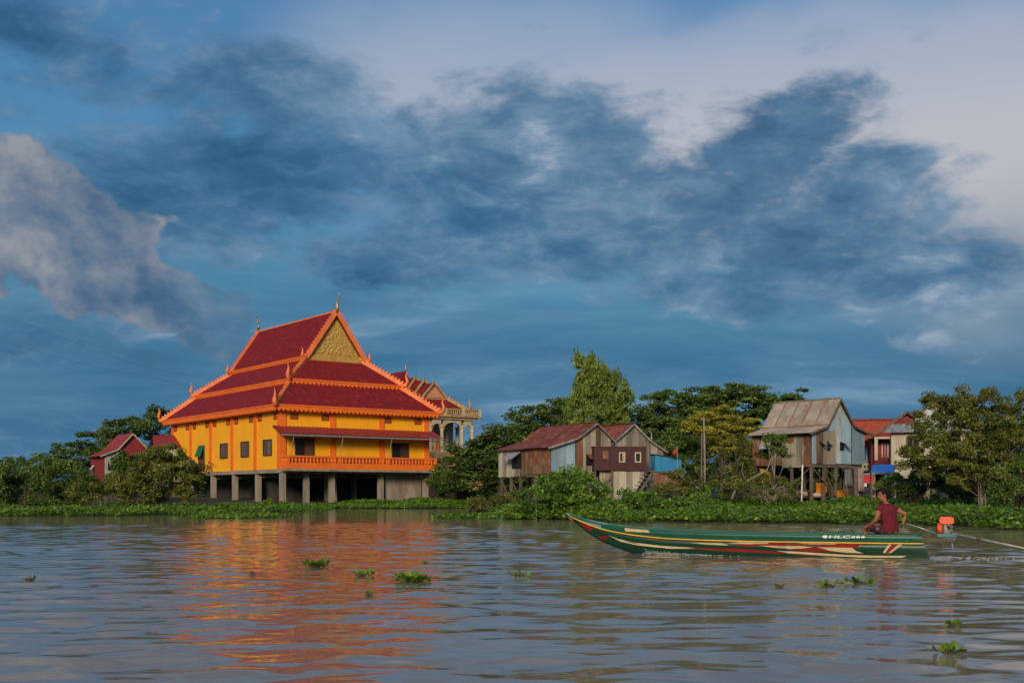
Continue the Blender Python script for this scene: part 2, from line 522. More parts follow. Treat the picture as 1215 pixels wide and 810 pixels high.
def build_water():
    rng = np.random.default_rng(4)
    ys = np.concatenate([[-4000, -800, -200, -60, -25, -10, -4, 0, 4], np.arange(5, 16, .055), np.arange(16, 30, .085), np.arange(30, 62, .14),
                         np.arange(62, 130, 1.5), [150, 200, 300, 500, 1000, 2500, 6000]])
    xs = np.concatenate([[-6000, -2000, -600, -200, -100, -60, -45], np.concatenate([np.arange(-34, -13, .16), np.arange(-13, 13, .085), np.arange(13, 34.01, .16)]), [45, 60, 100, 200, 600, 2000, 6000]])
    gx, gy = np.meshgrid(xs, ys)
    z = np.zeros_like(gx)
    # gusts: calmer and rougher patches
    patch = .88 + .22 * np.sin(gx * .21 + 1.3 * np.sin(gy * .17)) * np.sin(gy * .33 + .9 * np.sin(gx * .13 + 2))
    near = 1 - sstep(gy, 18, 27)
    for lam in np.concatenate([np.geomspace(.26, .55, 16), np.geomspace(.55, 2.8, 46)]):
        ang = rng.normal(0, .78)
        k = 2 * math.pi / lam
        kx, ky = k * math.sin(ang), k * math.cos(ang)
        slope = .0122 * (1.0 if lam < 1.3 else .55) * rng.uniform(.6, 1.3)
        ph = rng.uniform(0, 6.28)
        env = 1 + .6 * np.sin(gx * rng.uniform(.2, .9) + gy * rng.uniform(.2, .9) + rng.uniform(0, 6))
        p = kx * gx + ky * gy + ph + .6 * np.sin(gx * .37 * rng.uniform(.4, 1.2) + gy * .2 + ph)
        z += slope / k * np.sin(p) * env * (near if lam < .55 else 1)
    # wake of the boat: a ruffled fan behind the stern
    fade = sstep(gy, 2.5, 5) * (1 - sstep(gy, 45, 61)) * sstep(gx, -33.5, -29) * (1 - sstep(gx, 29, 33.5))
    z *= patch * fade * .92
    V = np.stack([gx, gy, z], -1).reshape(-1, 3)
    m, t, b, out = new_mat('muddy_river_water')
    tc = t.n('ShaderNodeTexCoord').outputs['Object']
    mud = t.noise(t.mapping(tc, scale=(.05, .11, 1)), 1.0, 4, .55)
    t.put(b.inputs['Base Color'], t.mix(t.step(mud, .3, .7), (.275, .202, .148), (.225, .167, .122)))
    b.inputs['Roughness'].default_value = .035
    b.inputs['IOR'].default_value = 1.333
    n1 = t.noise(t.mapping(tc, scale=(1.1, 3.2, 1)), 1.6, 4, .55, .3)
    n2 = t.noise(t.mapping(tc, rot=(0, 0, .25), scale=(.5, 1.25, 1)), .75, 4, .5, .2)
    sp = t.n('ShaderNodeSeparateXYZ')
    t.put(sp.inputs[0], tc)
    far = t.step(sp.outputs[1], 38, 62)
    h = t.math('ADD', t.math('MULTIPLY', n1, .0022), t.math('MULTIPLY', t.math('MULTIPLY', n2, .04), far))
    bp = t.n('ShaderNodeBump')
    bp.inputs['Distance'].default_value = 1.0
    bp.inputs['Strength'].default_value = 1.0
    t.put(bp.inputs['Height'], h)
    t.put(b.inputs['Normal'], bp.outputs[0])
    o = np_mesh('water', V, grid_faces(len(ys), len(xs)), m, smooth=True)
    return tag(o, 'brown rippled river reflecting the sky and the orange hall', kind='structure')


def shore(x):
    """distance of the waterline from the camera's cross line, by x"""
    return np.interp(x, [-200, -60, -44, -31, -15, -5, 0, 6, 40, 200], [84, 88, 98, 118, 119, 119, 104, 84, 80, 78])


def ground_z(x, y):
    d = y - shore(x)
    z = -1.3 + 1.75 * sstep(d, -9, 5) + .6 * sstep(d, 5, 30) + .5 * sstep(d, 30, 90)
    return z + .10 * np.sin(x * .7 + y * .31) * sstep(d, -4, 3)


def build_ground():
    ys = np.concatenate([np.arange(62, 134, 1.6), np.arange(134, 220, 6), [240, 300, 400, 700, 1200, 2500, 6000]])
    xs = np.concatenate([[-6000, -2000, -800, -300, -150, -90], np.arange(-64, 64.1, 1.6), [90, 150, 300, 800, 2000, 6000]])
    gx, gy = np.meshgrid(xs, ys)
    V = np.stack([gx, gy, ground_z(gx, gy)], -1).reshape(-1, 3)
    m = pm('muddy_bank', (.055, .042, .028), (.035, .045, .018), .4, .95, .05, 3, c3=(.07, .05, .035))
    o = np_mesh('ground', V, grid_faces(len(ys), len(xs)), m, smooth=True)
    return tag(o, 'dark muddy bank under the plants and stilts', kind='structure')


def gz(x, y):
    return float(ground_z(np.array(float(x)), np.array(float(y))))


build_water()
build_ground()


# ------------------------------------------------------------------ the orange and yellow hall on concrete stilts
def chofa(h, mat, name, parent, loc, lean, rz=0.0, slim=1.0):
    """curved horn finial: lean is the side (+1/-1 along local y) to which the tip sweeps"""
    prof = [(0, 0, .16), (.10, .18, .15), (.03, .36, .10), (.12, .55, .085), (.30, .74, .06), (.34, .9, .035), (.28, 1.06, .012)]
    mb = MB()
    mb.tube([(0, lean * a * h, z * h) for a, z, r in prof], [max(r * h * .62 * slim, .02) for a, z, r in prof], 6)
    o = mb.build(name, mat, parent, True, loc)
    o.rotation_euler = (0, 0, rz)
    return o


def flame_row(mb, p, q, up, out, n, h, w, th=.06):
    """row of leaning flame teeth standing on the line p-q"""
    p, q, up, out = Vector(p), Vector(q), Vector(up).normalized(), Vector(out).normalized()
    d = (q - p)
    L = d.length
    d = d / L
    for i in range(n):
        c = p + d * (L * (i + .5) / n)
        b0, b1 = c - d * w / 2, c + d * w / 2
        tip = c + up * h + d * w * .25
        mb.prism([b0 - out * th / 2, b1 - out * th / 2, tip - out * th / 2], out * th)


def hip_ridge(parent, p_low, p_top, mat, tip=True, h=.42):
    """band along a hip with teeth on top and a curled naga head at the foot"""
    p, q = Vector(p_low), Vector(p_top)
    mb = MB()
    d = (q - p).normalized()
    side = d.cross(Vector((0, 0, 1))).normalized()
    up = side.cross(d).normalized()
    mb.beam(p + up * .10, q + up * .10, .34, .42)
    n = max(4, int((q - p).length / .42))
    flame_row(mb, p + up * .31, q + up * .31, up - d * .5, side, n, .34, .34, .12)
    o = mb.build('hip_ridge', mat, parent)
    if tip:
        hz = Vector((d.x, d.y, 0)).normalized()
        m2 = MB()
        pts = [(a * 1.3, b * 1.35, r * 1.25) for a, b, r in [(.0, -.05, .24), (-.35, .05, .23), (-.52, .32, .18), (-.42, .62, .13), (-.34, .85, .10), (-.42, 1.10, .05), (-.5, 1.22, .015)]]
        m2.tube([p + hz * a + Vector((0, 0, b)) for a, b, r in pts], [r for a, b, r in pts], 6)
        m2.build('naga_finial', mat, o, True)
    return o


def fascia(parent, p, q, z0, z1, mat, out, tooth=.52, depth=.30, th=.10, name='fascia'):
    """eave board between plan points p, q with a scalloped lower edge"""
    p, q = Vector((p[0], p[1], 0)), Vector((q[0], q[1], 0))
    d = q - p
    L = d.length
    d /= L
    o = Vector((out[0], out[1], 0)).normalized() * th
    n = int(round(L / tooth))
    mb = MB()
    zm = z0 + depth
    mb.prism([p + Vector((0, 0, zm)), q + Vector((0, 0, zm)), q + Vector((0, 0, z1)), p + Vector((0, 0, z1))], o)
    for i in range(n):
        a, b = p + d * (L * i / n), p + d * (L * (i + 1) / n)
        m_ = (a + b) / 2
        w = (b - a) * .5
        mb.prism([a + Vector((0, 0, zm)), m_ - w * .55 + Vector((0, 0, z0 + depth * .35)), m_ + Vector((0, 0, z0)), m_ + w * .55 + Vector((0, 0, z0 + depth * .35)), b + Vector((0, 0, zm))], o)
    # moulding along the top
    mb.prism([p + Vector((0, 0, z1 - .14)), q + Vector((0, 0, z1 - .14)), q + Vector((0, 0, z1 + .02)), p + Vector((0, 0, z1 + .02))], o * 1.7)
    return mb.build(name, mat, parent)


def roof_skirt(parent, r0, z0, r1, z1, mat, name='roof_skirt', th=.14):
    """hipped skirt between outline r0 = (x0, x1, y0, y1) at z0 and r1 at z1, one mesh with thickness"""
    def ring(r, z):
        return [(r[0], r[2], z), (r[1], r[2], z), (r[1], r[3], z), (r[0], r[3], z)]
    mb = MB()
    vs = ring(r0, z0) + ring(r1, z1) + ring(r0, z0 - th) + ring(r1, z1 - th)
    fs = []
    for k in range(4):
        k2 = (k + 1) % 4
        fs += [(k, k2, 4 + k2, 4 + k), (8 + k2, 8 + k, 12 + k, 12 + k2), (k2, k, 8 + k, 8 + k2), (4 + k, 4 + k2, 12 + k2, 12 + k)]
    mb.add(vs, fs)
    return mb.build(name, mat, parent)


def make_window(parent, c, w, h, axis, panes, frame='winframe', depth=.14, name='window', mats=('shutter', 'shutterblue')):
    """window on a wall; axis 'x' = wall runs along x and faces -y, axis 'y' = wall runs along y and faces -x"""
    f = MB()
    def bx(mb, a0, a1, d0, d1, z0, z1):
        if axis == 'x':
            mb.box(c[0] + a0, c[0] + a1, c[1] - d1, c[1] - d0, c[2] + z0, c[2] + z1)
        else:
            mb.box(c[0] - d1, c[0] - d0, c[1] + a0, c[1] + a1, c[2] + z0, c[2] + z1)
    fr = .09
    bx(f, -w / 2, w / 2, -.02, depth, 0, fr)
    bx(f, -w / 2, w / 2, -.02, depth, h - fr, h)
    bx(f, -w / 2, -w / 2 + fr, -.02, depth, fr, h - fr)
    bx(f, w / 2 - fr, w / 2, -.02, depth, fr, h - fr)
    o = f.build(name, M[frame], parent)
    n = panes
    iw = w - 2 * fr
    for i in range(n):
        pm_ = MB()
        a0 = -w / 2 + fr + iw * i / n + .015
        a1 = -w / 2 + fr + iw * (i + 1) / n - .015
        bx(pm_, a0, a1, -.01, .05, fr, h - fr)
        for q in range(1, 5):                       # cross rails
            zz = fr + (h - 2 * fr) * q / 5
            bx(pm_, a0 + .04, a1 - .04, .05, .07, zz - .03, zz + .03)
        pm_.build('pane' if 'glass' in mats else 'shutter', M[mats[i % len(mats)]], o)
    return o


def make_vent(parent, c, w, h, axis):
    mb = MB()
    def bx(a0, a1, d0, d1, z0, z1):
        if axis == 'x':
            mb.box(c[0] + a0, c[0] + a1, c[1] - d1, c[1] - d0, c[2] + z0, c[2] + z1)
        else:
            mb.box(c[0] - d1, c[0] - d0, c[1] + a0, c[1] + a1, c[2] + z0, c[2] + z1)
    bx(-w / 2, w / 2, -.02, .07, 0, .08)
    bx(-w / 2, w / 2, -.02, .07, h - .08, h)
    bx(-w / 2, -w / 2 + .08, -.02, .07, .08, h - .08)
    bx(w / 2 - .08, w / 2, -.02, .07, .08, h - .08)
    for i in range(3):
        z = .08 + (h - .16) * (i + .5) / 3
        bx(-w / 2 + .08, w / 2 - .08, -.02, .05, z - .06, z + .06)
    mb.build('vent', M['vent'], parent)


def build_hall():
    H = thing('temple_hall', 'orange and yellow temple hall with tiered maroon roof on concrete stilts over the river', 'temple',
              (-24.52, 124.0, 0), math.atan2(.595, .80))
    L1, L2, ZF, ZW = 18.43, 31.5, 4.1, 10.45
    MB().box(0, L1, 0, L2, ZF, ZW).build('wall', M['yellow'], H)
    MB().box(-.12, L1 + .12, -.12, L2 + .12, 3.70, ZF - .004).build('floor_beam', M['concrete'], H)
    # pilasters
    fx = [0, L1 / 3, 2 * L1 / 3, L1]
    sy = [L2 * i / 5 for i in range(6)]
    for i, x in enumerate(fx):
        if i == 0:
            MB().box(-.14, .55, -.14, .62, ZF + .002, ZW - .05).build('pilaster', M['orange'], H)
        elif i == 3:
            MB().box(L1 - .5, L1 + .14, -.14, .5, ZF + .002, ZW - .05).build('pilaster', M['orange'], H)
        else:
            MB().box(x - .33, x + .33, -.12, .1, ZF + .002, ZW - .05).build('pilaster', M['orange'], H)
    for i, y in enumerate(sy[1:]):
        MB().box(-.12, .1, y - .33 - (.3 if i == 4 else 0), y + (.33 if i < 4 else .14), ZF + .002, ZW - .05).build('pilaster', M['orange'], H)
    # skirting string courses
    MB().box(-.05, L1 + .05, -.05, L2 + .05, ZF + .004, ZF + .12).build('plinth_course', M['yellow'], H)
    MB().box(.56, L1 - .51, -.03, .0, ZF + .13, 5.45).build('low_wall_band', M['vent'], H)  # darker brick-red band low on the front wall, behind the balusters
    # vents
    for x in (1.55, 5.25, 13.1, 17.1):
        make_vent(H, (x, 0, 9.42), .92, .66, 'x')
    for i in range(5):
        for dy in (1.15, 5.15):
            make_vent(H, (0, L2 * i / 5 + dy, 9.40), .95, .74, 'y')
    # windows and the green hung door
    for i in range(3):
        make_window(H, (0, L2 * (i + .5) / 5 - .4 * i, 5.6), 2.1, 1.75, 'y', 2, mats=('shutterblue', 'shutter') if i == 0 else ('shutter', 'shutter'))
    d = make_window(H, (0, 21.7, ZF + .15), 1.75, 3.05, 'y', 1, name='doorway', mats=('brown',))
    MB().prism([(-.62, 20.85, 5.95), (-.12, 20.85, 7.35), (-.06, 20.85, 7.35), (-.56, 20.85, 5.95)], (0, 1.75, 0)).build('door_awning', M['green'], d)
    make_window(H, (2.75, 0, 5.5), 2.25, 1.75, 'x', 2, mats=('glass', 'brown'))
    make_window(H, (14.7, 0, 5.45), 2.2, 1.75, 'x', 2, mats=('glass', 'winframe'))
    lt = MB().box(1.45, 4.05, -.16, .0, 7.25, 7.42)
    lt.build('lintel', M['winframe'], H)
    # roofs
    a, b = .9, 2.15
    cs, cf, cb = 5.85, 5.2, 6.2
    R0 = (-a, L1 + a, -a, L2 + a)
    R1 = (b + .45, L1 - b - .45, b + .45, L2 - b - .45)
    roof_skirt(H, R0, 10.86, R1, 13.92, M['roof'])
    R2 = (b, L1 - b, b, L2 - b)
    R3 = (cs + .25, L1 - cs - .25, cf + .25, L2 - cb - .25)
    roof_skirt(H, R2, 13.98, R3, 17.0, M['roof'])
    # closed soffit and clerestory drums so that no light leaks through
    MB().box(-a + .05, L1 + a - .05, -a + .05, L2 + a - .05, 10.46, 10.60).build('soffit', M['orange'], H)
    MB().box(b + .3, L1 - b - .3, b + .3, L2 - b - .3, 13.2, 13.9).build('drum', M['orange'], H)
    MB().box(cs + .1, L1 - cs - .1, cf + .35, L2 - cb - .35, 16.2, 17.1).build('drum', M['orange'], H)
    for r, z0, z1 in ((R0, 10.18, 10.88), (R2, 13.42, 14.0)):
        x0, x1, y0, y1 = r
        fascia(H, (x0, y0), (x1, y0), z0, z1, M['orange'], (0, -1))
        fascia(H, (x1, y1), (x0, y1), z0, z1, M['orange'], (0, 1))
        fascia(H, (x0, y1), (x0, y0), z0, z1, M['orange'], (-1, 0))
        fascia(H, (x1, y0), (x1, y1), z0, z1, M['orange'], (1, 0))
    for lo, hi, z0, z1 in ((R0, R1, 10.86, 13.92), (R2, R3, 13.98, 17.0)):
        for ix in (0, 1):
            for iy in (2, 3):
                hip_ridge(H, (lo[ix], lo[iy], z0), (hi[ix], hi[iy], z1), M['ridge'])
    # main gable roof
    xm = L1 / 2
    hw = L1 / 2 - cs + .35
    y0, y1 = cf - .35, L2 - cb + .35
    ze, zr = 16.95, 22.25
    mb = MB()
    th = .16
    sl = [(xm - hw, ze), (xm, zr), (xm + hw, ze), (xm + hw, ze - th * 1.6), (xm, zr - th * 1.9), (xm - hw, ze - th * 1.6)]
    vs = [(x, y0, z) for x, z in sl] + [(x, y1, z) for x, z in sl]
    mb.add(vs, [(0, 1, 7, 6), (1, 2, 8, 7), (2, 3, 9, 8), (3, 4, 10, 9), (4, 5, 11, 10), (5, 0, 6, 11), (5, 4, 1, 0), (4, 3, 2, 1), (6, 7, 10, 11), (7, 8, 9, 10)])
    mb.build('main_roof', M['roof'], H)
    for sx_, ox in ((xm - hw, -1), (xm + hw, 1)):
        if ox < 0:
            fascia(H, (sx_, y1), (sx_, y0), 16.5, 16.98, M['orange'], (-1, 0))
        else:
            fascia(H, (sx_, y0), (sx_, y1), 16.5, 16.98, M['orange'], (1, 0))
    MB().beam((xm, y0, zr + .03), (xm, y1, zr + .03), .22, .16).build('ridge_cap', M['ridge'], H)
    for y, s in ((y0, -1), (y1, 1)):
        # pediment: relief panel
        n = 26
        vs, fs = [], []
        rg = random.Random(5)
        yp = y - s * .35
        for i in range(n + 1):
            zz = ze - .1 + (zr - .35 - ze) * i / n
            half = hw * .93 * (1 - i / n) + .02
            for k in range(n + 1):
                xx = xm - half + 2 * half * k / n
                edge = (k in (0, n)) or i in (0, n)
                dd = 0 if edge or i < 3 else rg.uniform(0, .09)
                vs.append((xx, yp + s * dd, zz))
        for i in range(n):
            for k in range(n):
                q = i * (n + 1) + k
                fs.append((q, q + 1, q + n + 2, q + n + 1))
        pd = MB().add(vs, fs).build('pediment', M['gold'], H)
        MB().box(xm - hw * .95, xm + hw * .95, min(yp, yp + s * .22), max(yp, yp + s * .22), ze - .42, ze + .08).build('pediment_base', M['gold'], H)
        MB().box(xm - hw * 1.02, xm + hw * 1.02, min(yp, yp + s * .3), max(yp, yp + s * .3), ze - .62, ze - .424).build('sill_course', M['orange'], H)
        for e in (-1, 1):
            p, q = Vector((xm + e * (hw + .12), y + s * .06, ze - .2)), Vector((xm, y + s * .06, zr + .05))
            d = (q - p).normalized()
            up = Vector((0, s, 0)).cross(d) * (1 if e * s < 0 else -1)
            if up.z < 0:
                up = -up
            bb = MB()
            bb.beam(p, q, .22, .46, up)
            flame_row(bb, p + up * .2, q + up * .2, up - d * .35, (0, 1, 0), 15, .28, .34, .12)
            bo = bb.build('bargeboard', M['ridge'], H)
            m2 = MB()
            pts = [(.0, .0, .24), (.30, .0, .24), (.52, .25, .2), (.46, .55, .15), (.40, .8, .10), (.5, 1.02, .05), (.58, 1.12, .015)]
            m2.tube([p + Vector((e * aa, 0, bz)) for aa, bz, r in pts], [r for aa, bz, r in pts], 6)
            m2.build('naga_finial', M['ridge'], bo, True)
        c = chofa(2.15, M['goldtip'], 'chofa', H, (xm, y + s * .05, zr + .05), s)
    # awning along the front
    mb = MB()
    ax0, ax1, n = -.95, 19.2, 90
    top, bot = [], []
    vs = []
    for i in range(n + 1):
        x = ax0 + (ax1 - ax0) * i / n
        wob = .035 * (1 if i % 2 else -1)
        vs += [(x, .04, 8.70 + wob), (x, -2.2, 7.78 + wob)]
    fs = [(2 * i, 2 * i + 2, 2 * i + 3, 2 * i + 1) for i in range(n)]
    aw = MB().add(vs, fs).build('awning', M['roof_sheet'], H)
    MB().beam((ax0, -2.17, 7.63), (ax1, -2.17, 7.63), .10, .16).build('gutter', M['steel'], aw)
    for x in (.4, 6.2, 12.3, 18.6):
        MB().tube([(x, -1.55, 5.3), (x + .12, -2.1, 7.62)], .045, 6).build('strut', M['steel'], aw)
        MB().tube([(x, -.1, 7.55), (x, -2.1, 7.66)], .03, 6).build('bracket', M['steel'], aw)
    MB().prism([(ax0 + .02, .02, 8.62), (ax0 + .02, -2.15, 7.70), (ax0 + .02, -2.15, 7.60), (ax0 + .02, .02, 8.5)], (.06, 0, 0)).build('end_rail', M['brown'], aw)
    # balcony
    bs = MB().box(-.05, L1 + .15, -1.72, -.124, 3.88, 4.12).build('balcony_slab', M['concrete'], H)
    par = MB()
    par.box(0, L1 + .1, -1.66, -1.48, 4.124, 4.74)
    par.box(0, .18, -1.48, -.14, 4.124, 4.74)
    par.box(L1 - .08, L1 + .1, -1.48, -.14, 4.124, 4.74)
    par = par.build('parapet', M['orange'], H)
    rail = MB()
    rail.box(-.05, L1 + .15, -1.70, -1.44, 5.36, 5.52)
    rail.box(-.05, .23, -1.44, -.14, 5.36, 5.52)
    rail.box(L1 - .13, L1 + .15, -1.44, -.14, 5.36, 5.52)
    rail = rail.build('handrail', M['orange'], par)
    bal = MB().lathe([(.11, 0), (.11, .06), (.06, .1), (.12, .24), (.10, .34), (.055, .46), (.10, .54), (.11, .62)], (0, 0, 0), 8).mesh('baluster')
    bal.materials.append(M['orange'])
    nb = 44
    for i in range(nb):
        obj('baluster', bal, None, par, loc=(.15 + (L1 - .2) * i / (nb - 1), -1.57, 4.74))
    for y in (-1.1, -.7, -.35):
        obj('baluster', bal, None, par, loc=(.09, y, 4.74))
        obj('baluster', bal, None, par, loc=(L1 + .01, y, 4.74))
    for x in (.09, L1 / 3, 2 * L1 / 3, L1 + .01):
        MB().box(x - .14, x + .14, -1.71, -1.43, 4.744, 5.36).build('newel', M['orange'], par)
    # stilts
    xs_ = [0.15, L1 / 6, L1 / 3, L1 * .5, L1 * 2 / 3, L1 * 5 / 6, L1 - .2]
    for i, x in enumerate(xs_):
        for j, y in enumerate(sy):
            if j > 0 and i not in (0, 2, 4, 6):
                continue
            if j == 0 and i in (3, 5):
                continue
            w = .27 if j == 0 or i == 0 else .24
            xx, yy = x + (.16 if i == 0 else 0), y + (.2 if j == 0 else 0)
            MB().box(xx - w, xx + w, yy - w, yy + w, -1.2, 3.698).build('stilt', M['concrete'], H)
    MB().box(7.3, 8.5, 3.4, 4.2, -1.2, 3.698).build('stilt', M['concrete'], H)
    # walled store under the right bay, dark screens added further in to block low sun
    MB().box(L1 * 2 / 3 + .8, L1 - .55, .55, .8, -1.0, 3.698).build('store_wall', M['concrete'], H)
    MB().box(.8, L1 - .3, 7.2, 7.4, -1.0, 3.698).build('sun_block_wall', M['darkwall'], H)
    MB().box(4.2, 4.4, 7.42, L2 - .3, -1.0, 3.698).build('sun_block_wall', M['darkwall'], H)
    # joists under the floor
    for y in sy[1:-1]:
        MB().box(.3, L1 - .3, y - .15, y + .15, 3.25, 3.62).build('joist', M['concrete'], H)
    return H


build_hall()


# ------------------------------------------------------------------ cream pavilion behind the hall
def build_pavilion():
    P = thing('temple_pavilion', 'cream columned pavilion with stepped red roofs half hidden behind the orange hall', 'temple',
              (X(536, 165), 165, 0), math.atan2(.595, .80))
    zb, zc, zt = 7.2, 12.0, 13.5
    MB().box(-4.2, 4.2, -.9, 16, .0, 6.1).build('podium', M['pink'], P)
    MB().box(-4.4, 4.4, -1.1, 16, 6.1, 6.45).build('podium_floor', M['cream'], P)
    par = MB().box(-4.3, 4.3, -1.0, -.78, 6.46, 7.25).build('parapet', M['creamgold'], P)
    MB().box(-4.4, 4.4, -1.06, -.72, 7.25, 7.4).build('parapet_cap', M['cream'], par)
    colm = MB().lathe([(.36, 6.46), (.36, 6.9), (.27, 7.0), (.25, 10.3), (.3, 10.4), (.3, 10.55), (.25, 10.6), (.25, 10.9), (.36, 11.05), (.36, 11.2)], seg=10).mesh('column')
    colm.materials.append(M['cream'])
    for x in (-3.55, -1.65, 1.75, 3.5):
        for y in (0, 3.8):
            obj('column', colm, None, P, True, (x, y, 0))
    # arches between the columns
    for x0, x1 in ((-3.55, -1.65), (-1.65, 1.75), (1.75, 3.5)):
        mb = MB()
        n = 14
        r = (x1 - x0) / 2 - .25
        hh = min(r, .95)
        cx = (x0 + x1) / 2
        for i in range(n):
            a0, a1 = math.pi * i / n, math.pi * (i + 1) / n
            p0 = (cx - r * math.cos(a0), 11.0 + hh * math.sin(a0) - .35)
            p1 = (cx - r * math.cos(a1), 11.0 + hh * math.sin(a1) - .35)
            mb.prism([(p0[0], -.22, p0[1]), (p1[0], -.22, p1[1]), (p1[0], -.22, zc), (p0[0], -.22, zc)], (0, .44, 0))
        mb.build('arch', M['cream'], P)
    for x in (-3.55, 3.5):                                       # side arches
        mb = MB()
        n = 12
        for i in range(n):
            a0, a1 = math.pi * i / n, math.pi * (i + 1) / n
            p0 = (1.9 - 1.6 * math.cos(a0), 10.65 + .9 * math.sin(a0))
            p1 = (1.9 - 1.6 * math.cos(a1), 10.65 + .9 * math.sin(a1))
            mb.prism([(x - .2, p0[0], p0[1]), (x - .2, p1[0], p1[1]), (x - .2, p1[0], zc), (x - .2, p0[0], zc)], (.4, 0, 0))
        mb.build('arch', M['cream'], P)
    MB().box(-4.1, 4.1, -.5, 5, zc, zc + .3).build('entablature', M['cream'], P)
    MB().box(-4.5, 4.5, -.85, 5, zc + .3, zc + .5).build('cornice', M['creamgold'], P)
    tp = MB().box(-4.45, 4.45, -.8, -.55, zc + .5, zc + .62).box(-4.45, -4.2, -.55, 5, zc + .5, zc + .62).box(4.2, 4.45, -.55, 5, zc + .5, zc + .62).build('terrace_parapet', M['creamgold'], P)
    MB().box(-4.5, 4.5, -.85, -.5, zt - .18, zt).box(-4.5, -4.15, -.5, 5, zt - .18, zt).box(4.15, 4.5, -.5, 5, zt - .18, zt).build('terrace_rail', M['creamgold'], tp)
    bal = MB().lathe([(.10, 0), (.06, .1), (.12, .3), (.06, .5), (.10, .70)], seg=6).mesh('baluster')
    bal.materials.append(M['creamgold'])
    for i in range(24):
        obj('baluster', bal, None, tp, loc=(-4.2 + 8.4 * i / 23, -.67, zc + .62))
    for i in range(14):
        obj('baluster', bal, None, tp, loc=(4.32, -.3 + 5 * i / 13, zc + .62))
    for x in (-4.3, -1.5, 1.5, 4.3):
        MB().box(x - .2, x + .2, -.88, -.47, zc + .5, zt + .06).build('terrace_post', M['cream'], tp)
    # nave wall, doorway and the drapes behind the columns
    MB().box(-3.6, 3.6, 5.0, 16, 6.45, 15.0).build('nave_wall', M['cream'], P)
    MB().box(-3.0, -1.75, 4.9, 5.0, 6.5, 10.6).build('doorway', M['glass'], P)
    MB().box(-1.5, -.6, 4.88, 5.0, 6.5, 9.9).build('doorway', M['winframe'], P)
    MB().prism([(.1, 4.85, 6.5), (1.5, 4.85, 6.5), (.85, 4.85, 10.0)], (0, .12, 0)).build('carved_panel', M['orange'], P)
    MB().tube([(-.75, 4.7, 8.5), (-.75, 4.55, 8.5)], .5, 14).build('round_emblem', M['white'], P)
    # skirt roof
    roof_skirt(P, (-4.0, 4.0, 2.2, 16), 13.6, (-2.3, 2.3, 4.6, 14), 15.2, M['roof'])
    fascia(P, (-4.0, 2.2), (4.0, 2.2), 13.35, 13.65, M['creamgold'], (0, -1), .4, .14)
    fascia(P, (4.0, 2.2), (4.0, 16), 13.35, 13.65, M['creamgold'], (1, 0), .4, .14)
    for sx_ in (-1, 1):
        hip_ridge(P, (sx_ * 4.0, 2.2, 13.6), (sx_ * 2.3, 4.6, 15.2), M['creamgold'])
    MB().box(-2.25, 2.25, 4.7, 14, 14.6, 15.45).build('drum', M['creamgold'], P)
    # three stepped gables, each a little higher and further back
    for i, (y, ze, zr, hw) in enumerate(((4.5, 15.35, 17.55, 2.15), (7.2, 15.55, 18.15, 2.2), (9.6, 15.75, 18.75, 2.25))):
        yb = y + 5.5
        mb = MB()
        th = .14
        sl = [(-hw, ze), (0, zr), (hw, ze), (hw, ze - th), (0, zr - th * 1.5), (-hw, ze - th)]
        vs = [(x, y, z) for x, z in sl] + [(x, yb, z) for x, z in sl]
        mb.add(vs, [(0, 1, 7, 6), (1, 2, 8, 7), (2, 3, 9, 8), (3, 4, 10, 9), (4, 5, 11, 10), (5, 0, 6, 11), (5, 4, 1, 0), (4, 3, 2, 1), (6, 7, 10, 11), (7, 8, 9, 10)])
        mb.build('gable_roof', M['roof'], P)
        MB().prism([(-hw + .1, y + .2, ze - .1), (hw - .1, y + .2, ze - .1), (0, y + .2, zr - .2)], (0, .1, 0)).build('pediment', M['pink'] if i == 0 else M['creamgold'], P)
        MB().box(-hw, hw, y + .05, y + .3, ze - .3, ze - .05).build('pediment_base', M['creamgold'], P)
        for e in (-1, 1):
            p, q = Vector((e * (hw + .1), y - .04, ze - .12)), Vector((0, y - .04, zr + .05))
            bo = MB().beam(p, q, .16, .30, (0, 0, 1)).build('bargeboard', M['creamgold'], P)
            MB().tube([p, p + Vector((e * .25, 0, .1)), p + Vector((e * .32, 0, .45)), p + Vector((e * .42, 0, .75))], [.14, .13, .08, .02], 6).build('naga_finial', M['creamgold'], bo, True)
        chofa(1.15, M['post'], 'chofa', P, (0, y, zr), -1, slim=.45)
    # taller nave gable whose gilded horn shows over the hall's hip
    y, ze, zr, hw = 12.6, 16.4, 19.9, 2.6
    mb = MB()
    mb.prism([(-hw, y, ze), (hw, y, ze), (0, y, zr)], (0, 9, 0))
    mb.build('nave_roof', M['roof'], P)
    chofa(1.7, M['goldtip'], 'chofa', P, (0, y - .1, zr), -1)
    # stair and little gate at the foot
    st = thing('garden_stair', 'salmon pink stair with curled balustrade below the cream pavilion', 'stair', (X(545, 150), 150, 0), math.atan2(.595, .80))
    for i in range(6):
        MB().box(-2.2, 2.2, -i * .45, 2.0 - i * .45 + .4, 2.0, 5.0 - i * .42).build('step', M['pink'], st)
    for e in (-1, 1):
        pts = [(e * 2.5, 2.4, 5.9), (e * 2.5, .4, 5.6), (e * 2.5, -1.6, 4.2), (e * 2.5, -2.9, 3.6), (e * 2.5, -3.4, 4.0), (e * 2.5, -3.3, 4.6)]
        MB().tube(pts, [.28, .3, .3, .3, .26, .14], 8).build('balustrade', M['pink'], st, True)
    MB().box(2.2, 5.0, -.3, .0, 4.9, 5.2).box(4.7, 5.0, -.3, .0, 2.0, 4.9).build('gate_frame', M['pink'], st)


build_pavilion()
# ------------------------------------------------------------------ village houses: walls and roofs of single sheets
RNG = random.Random(11)


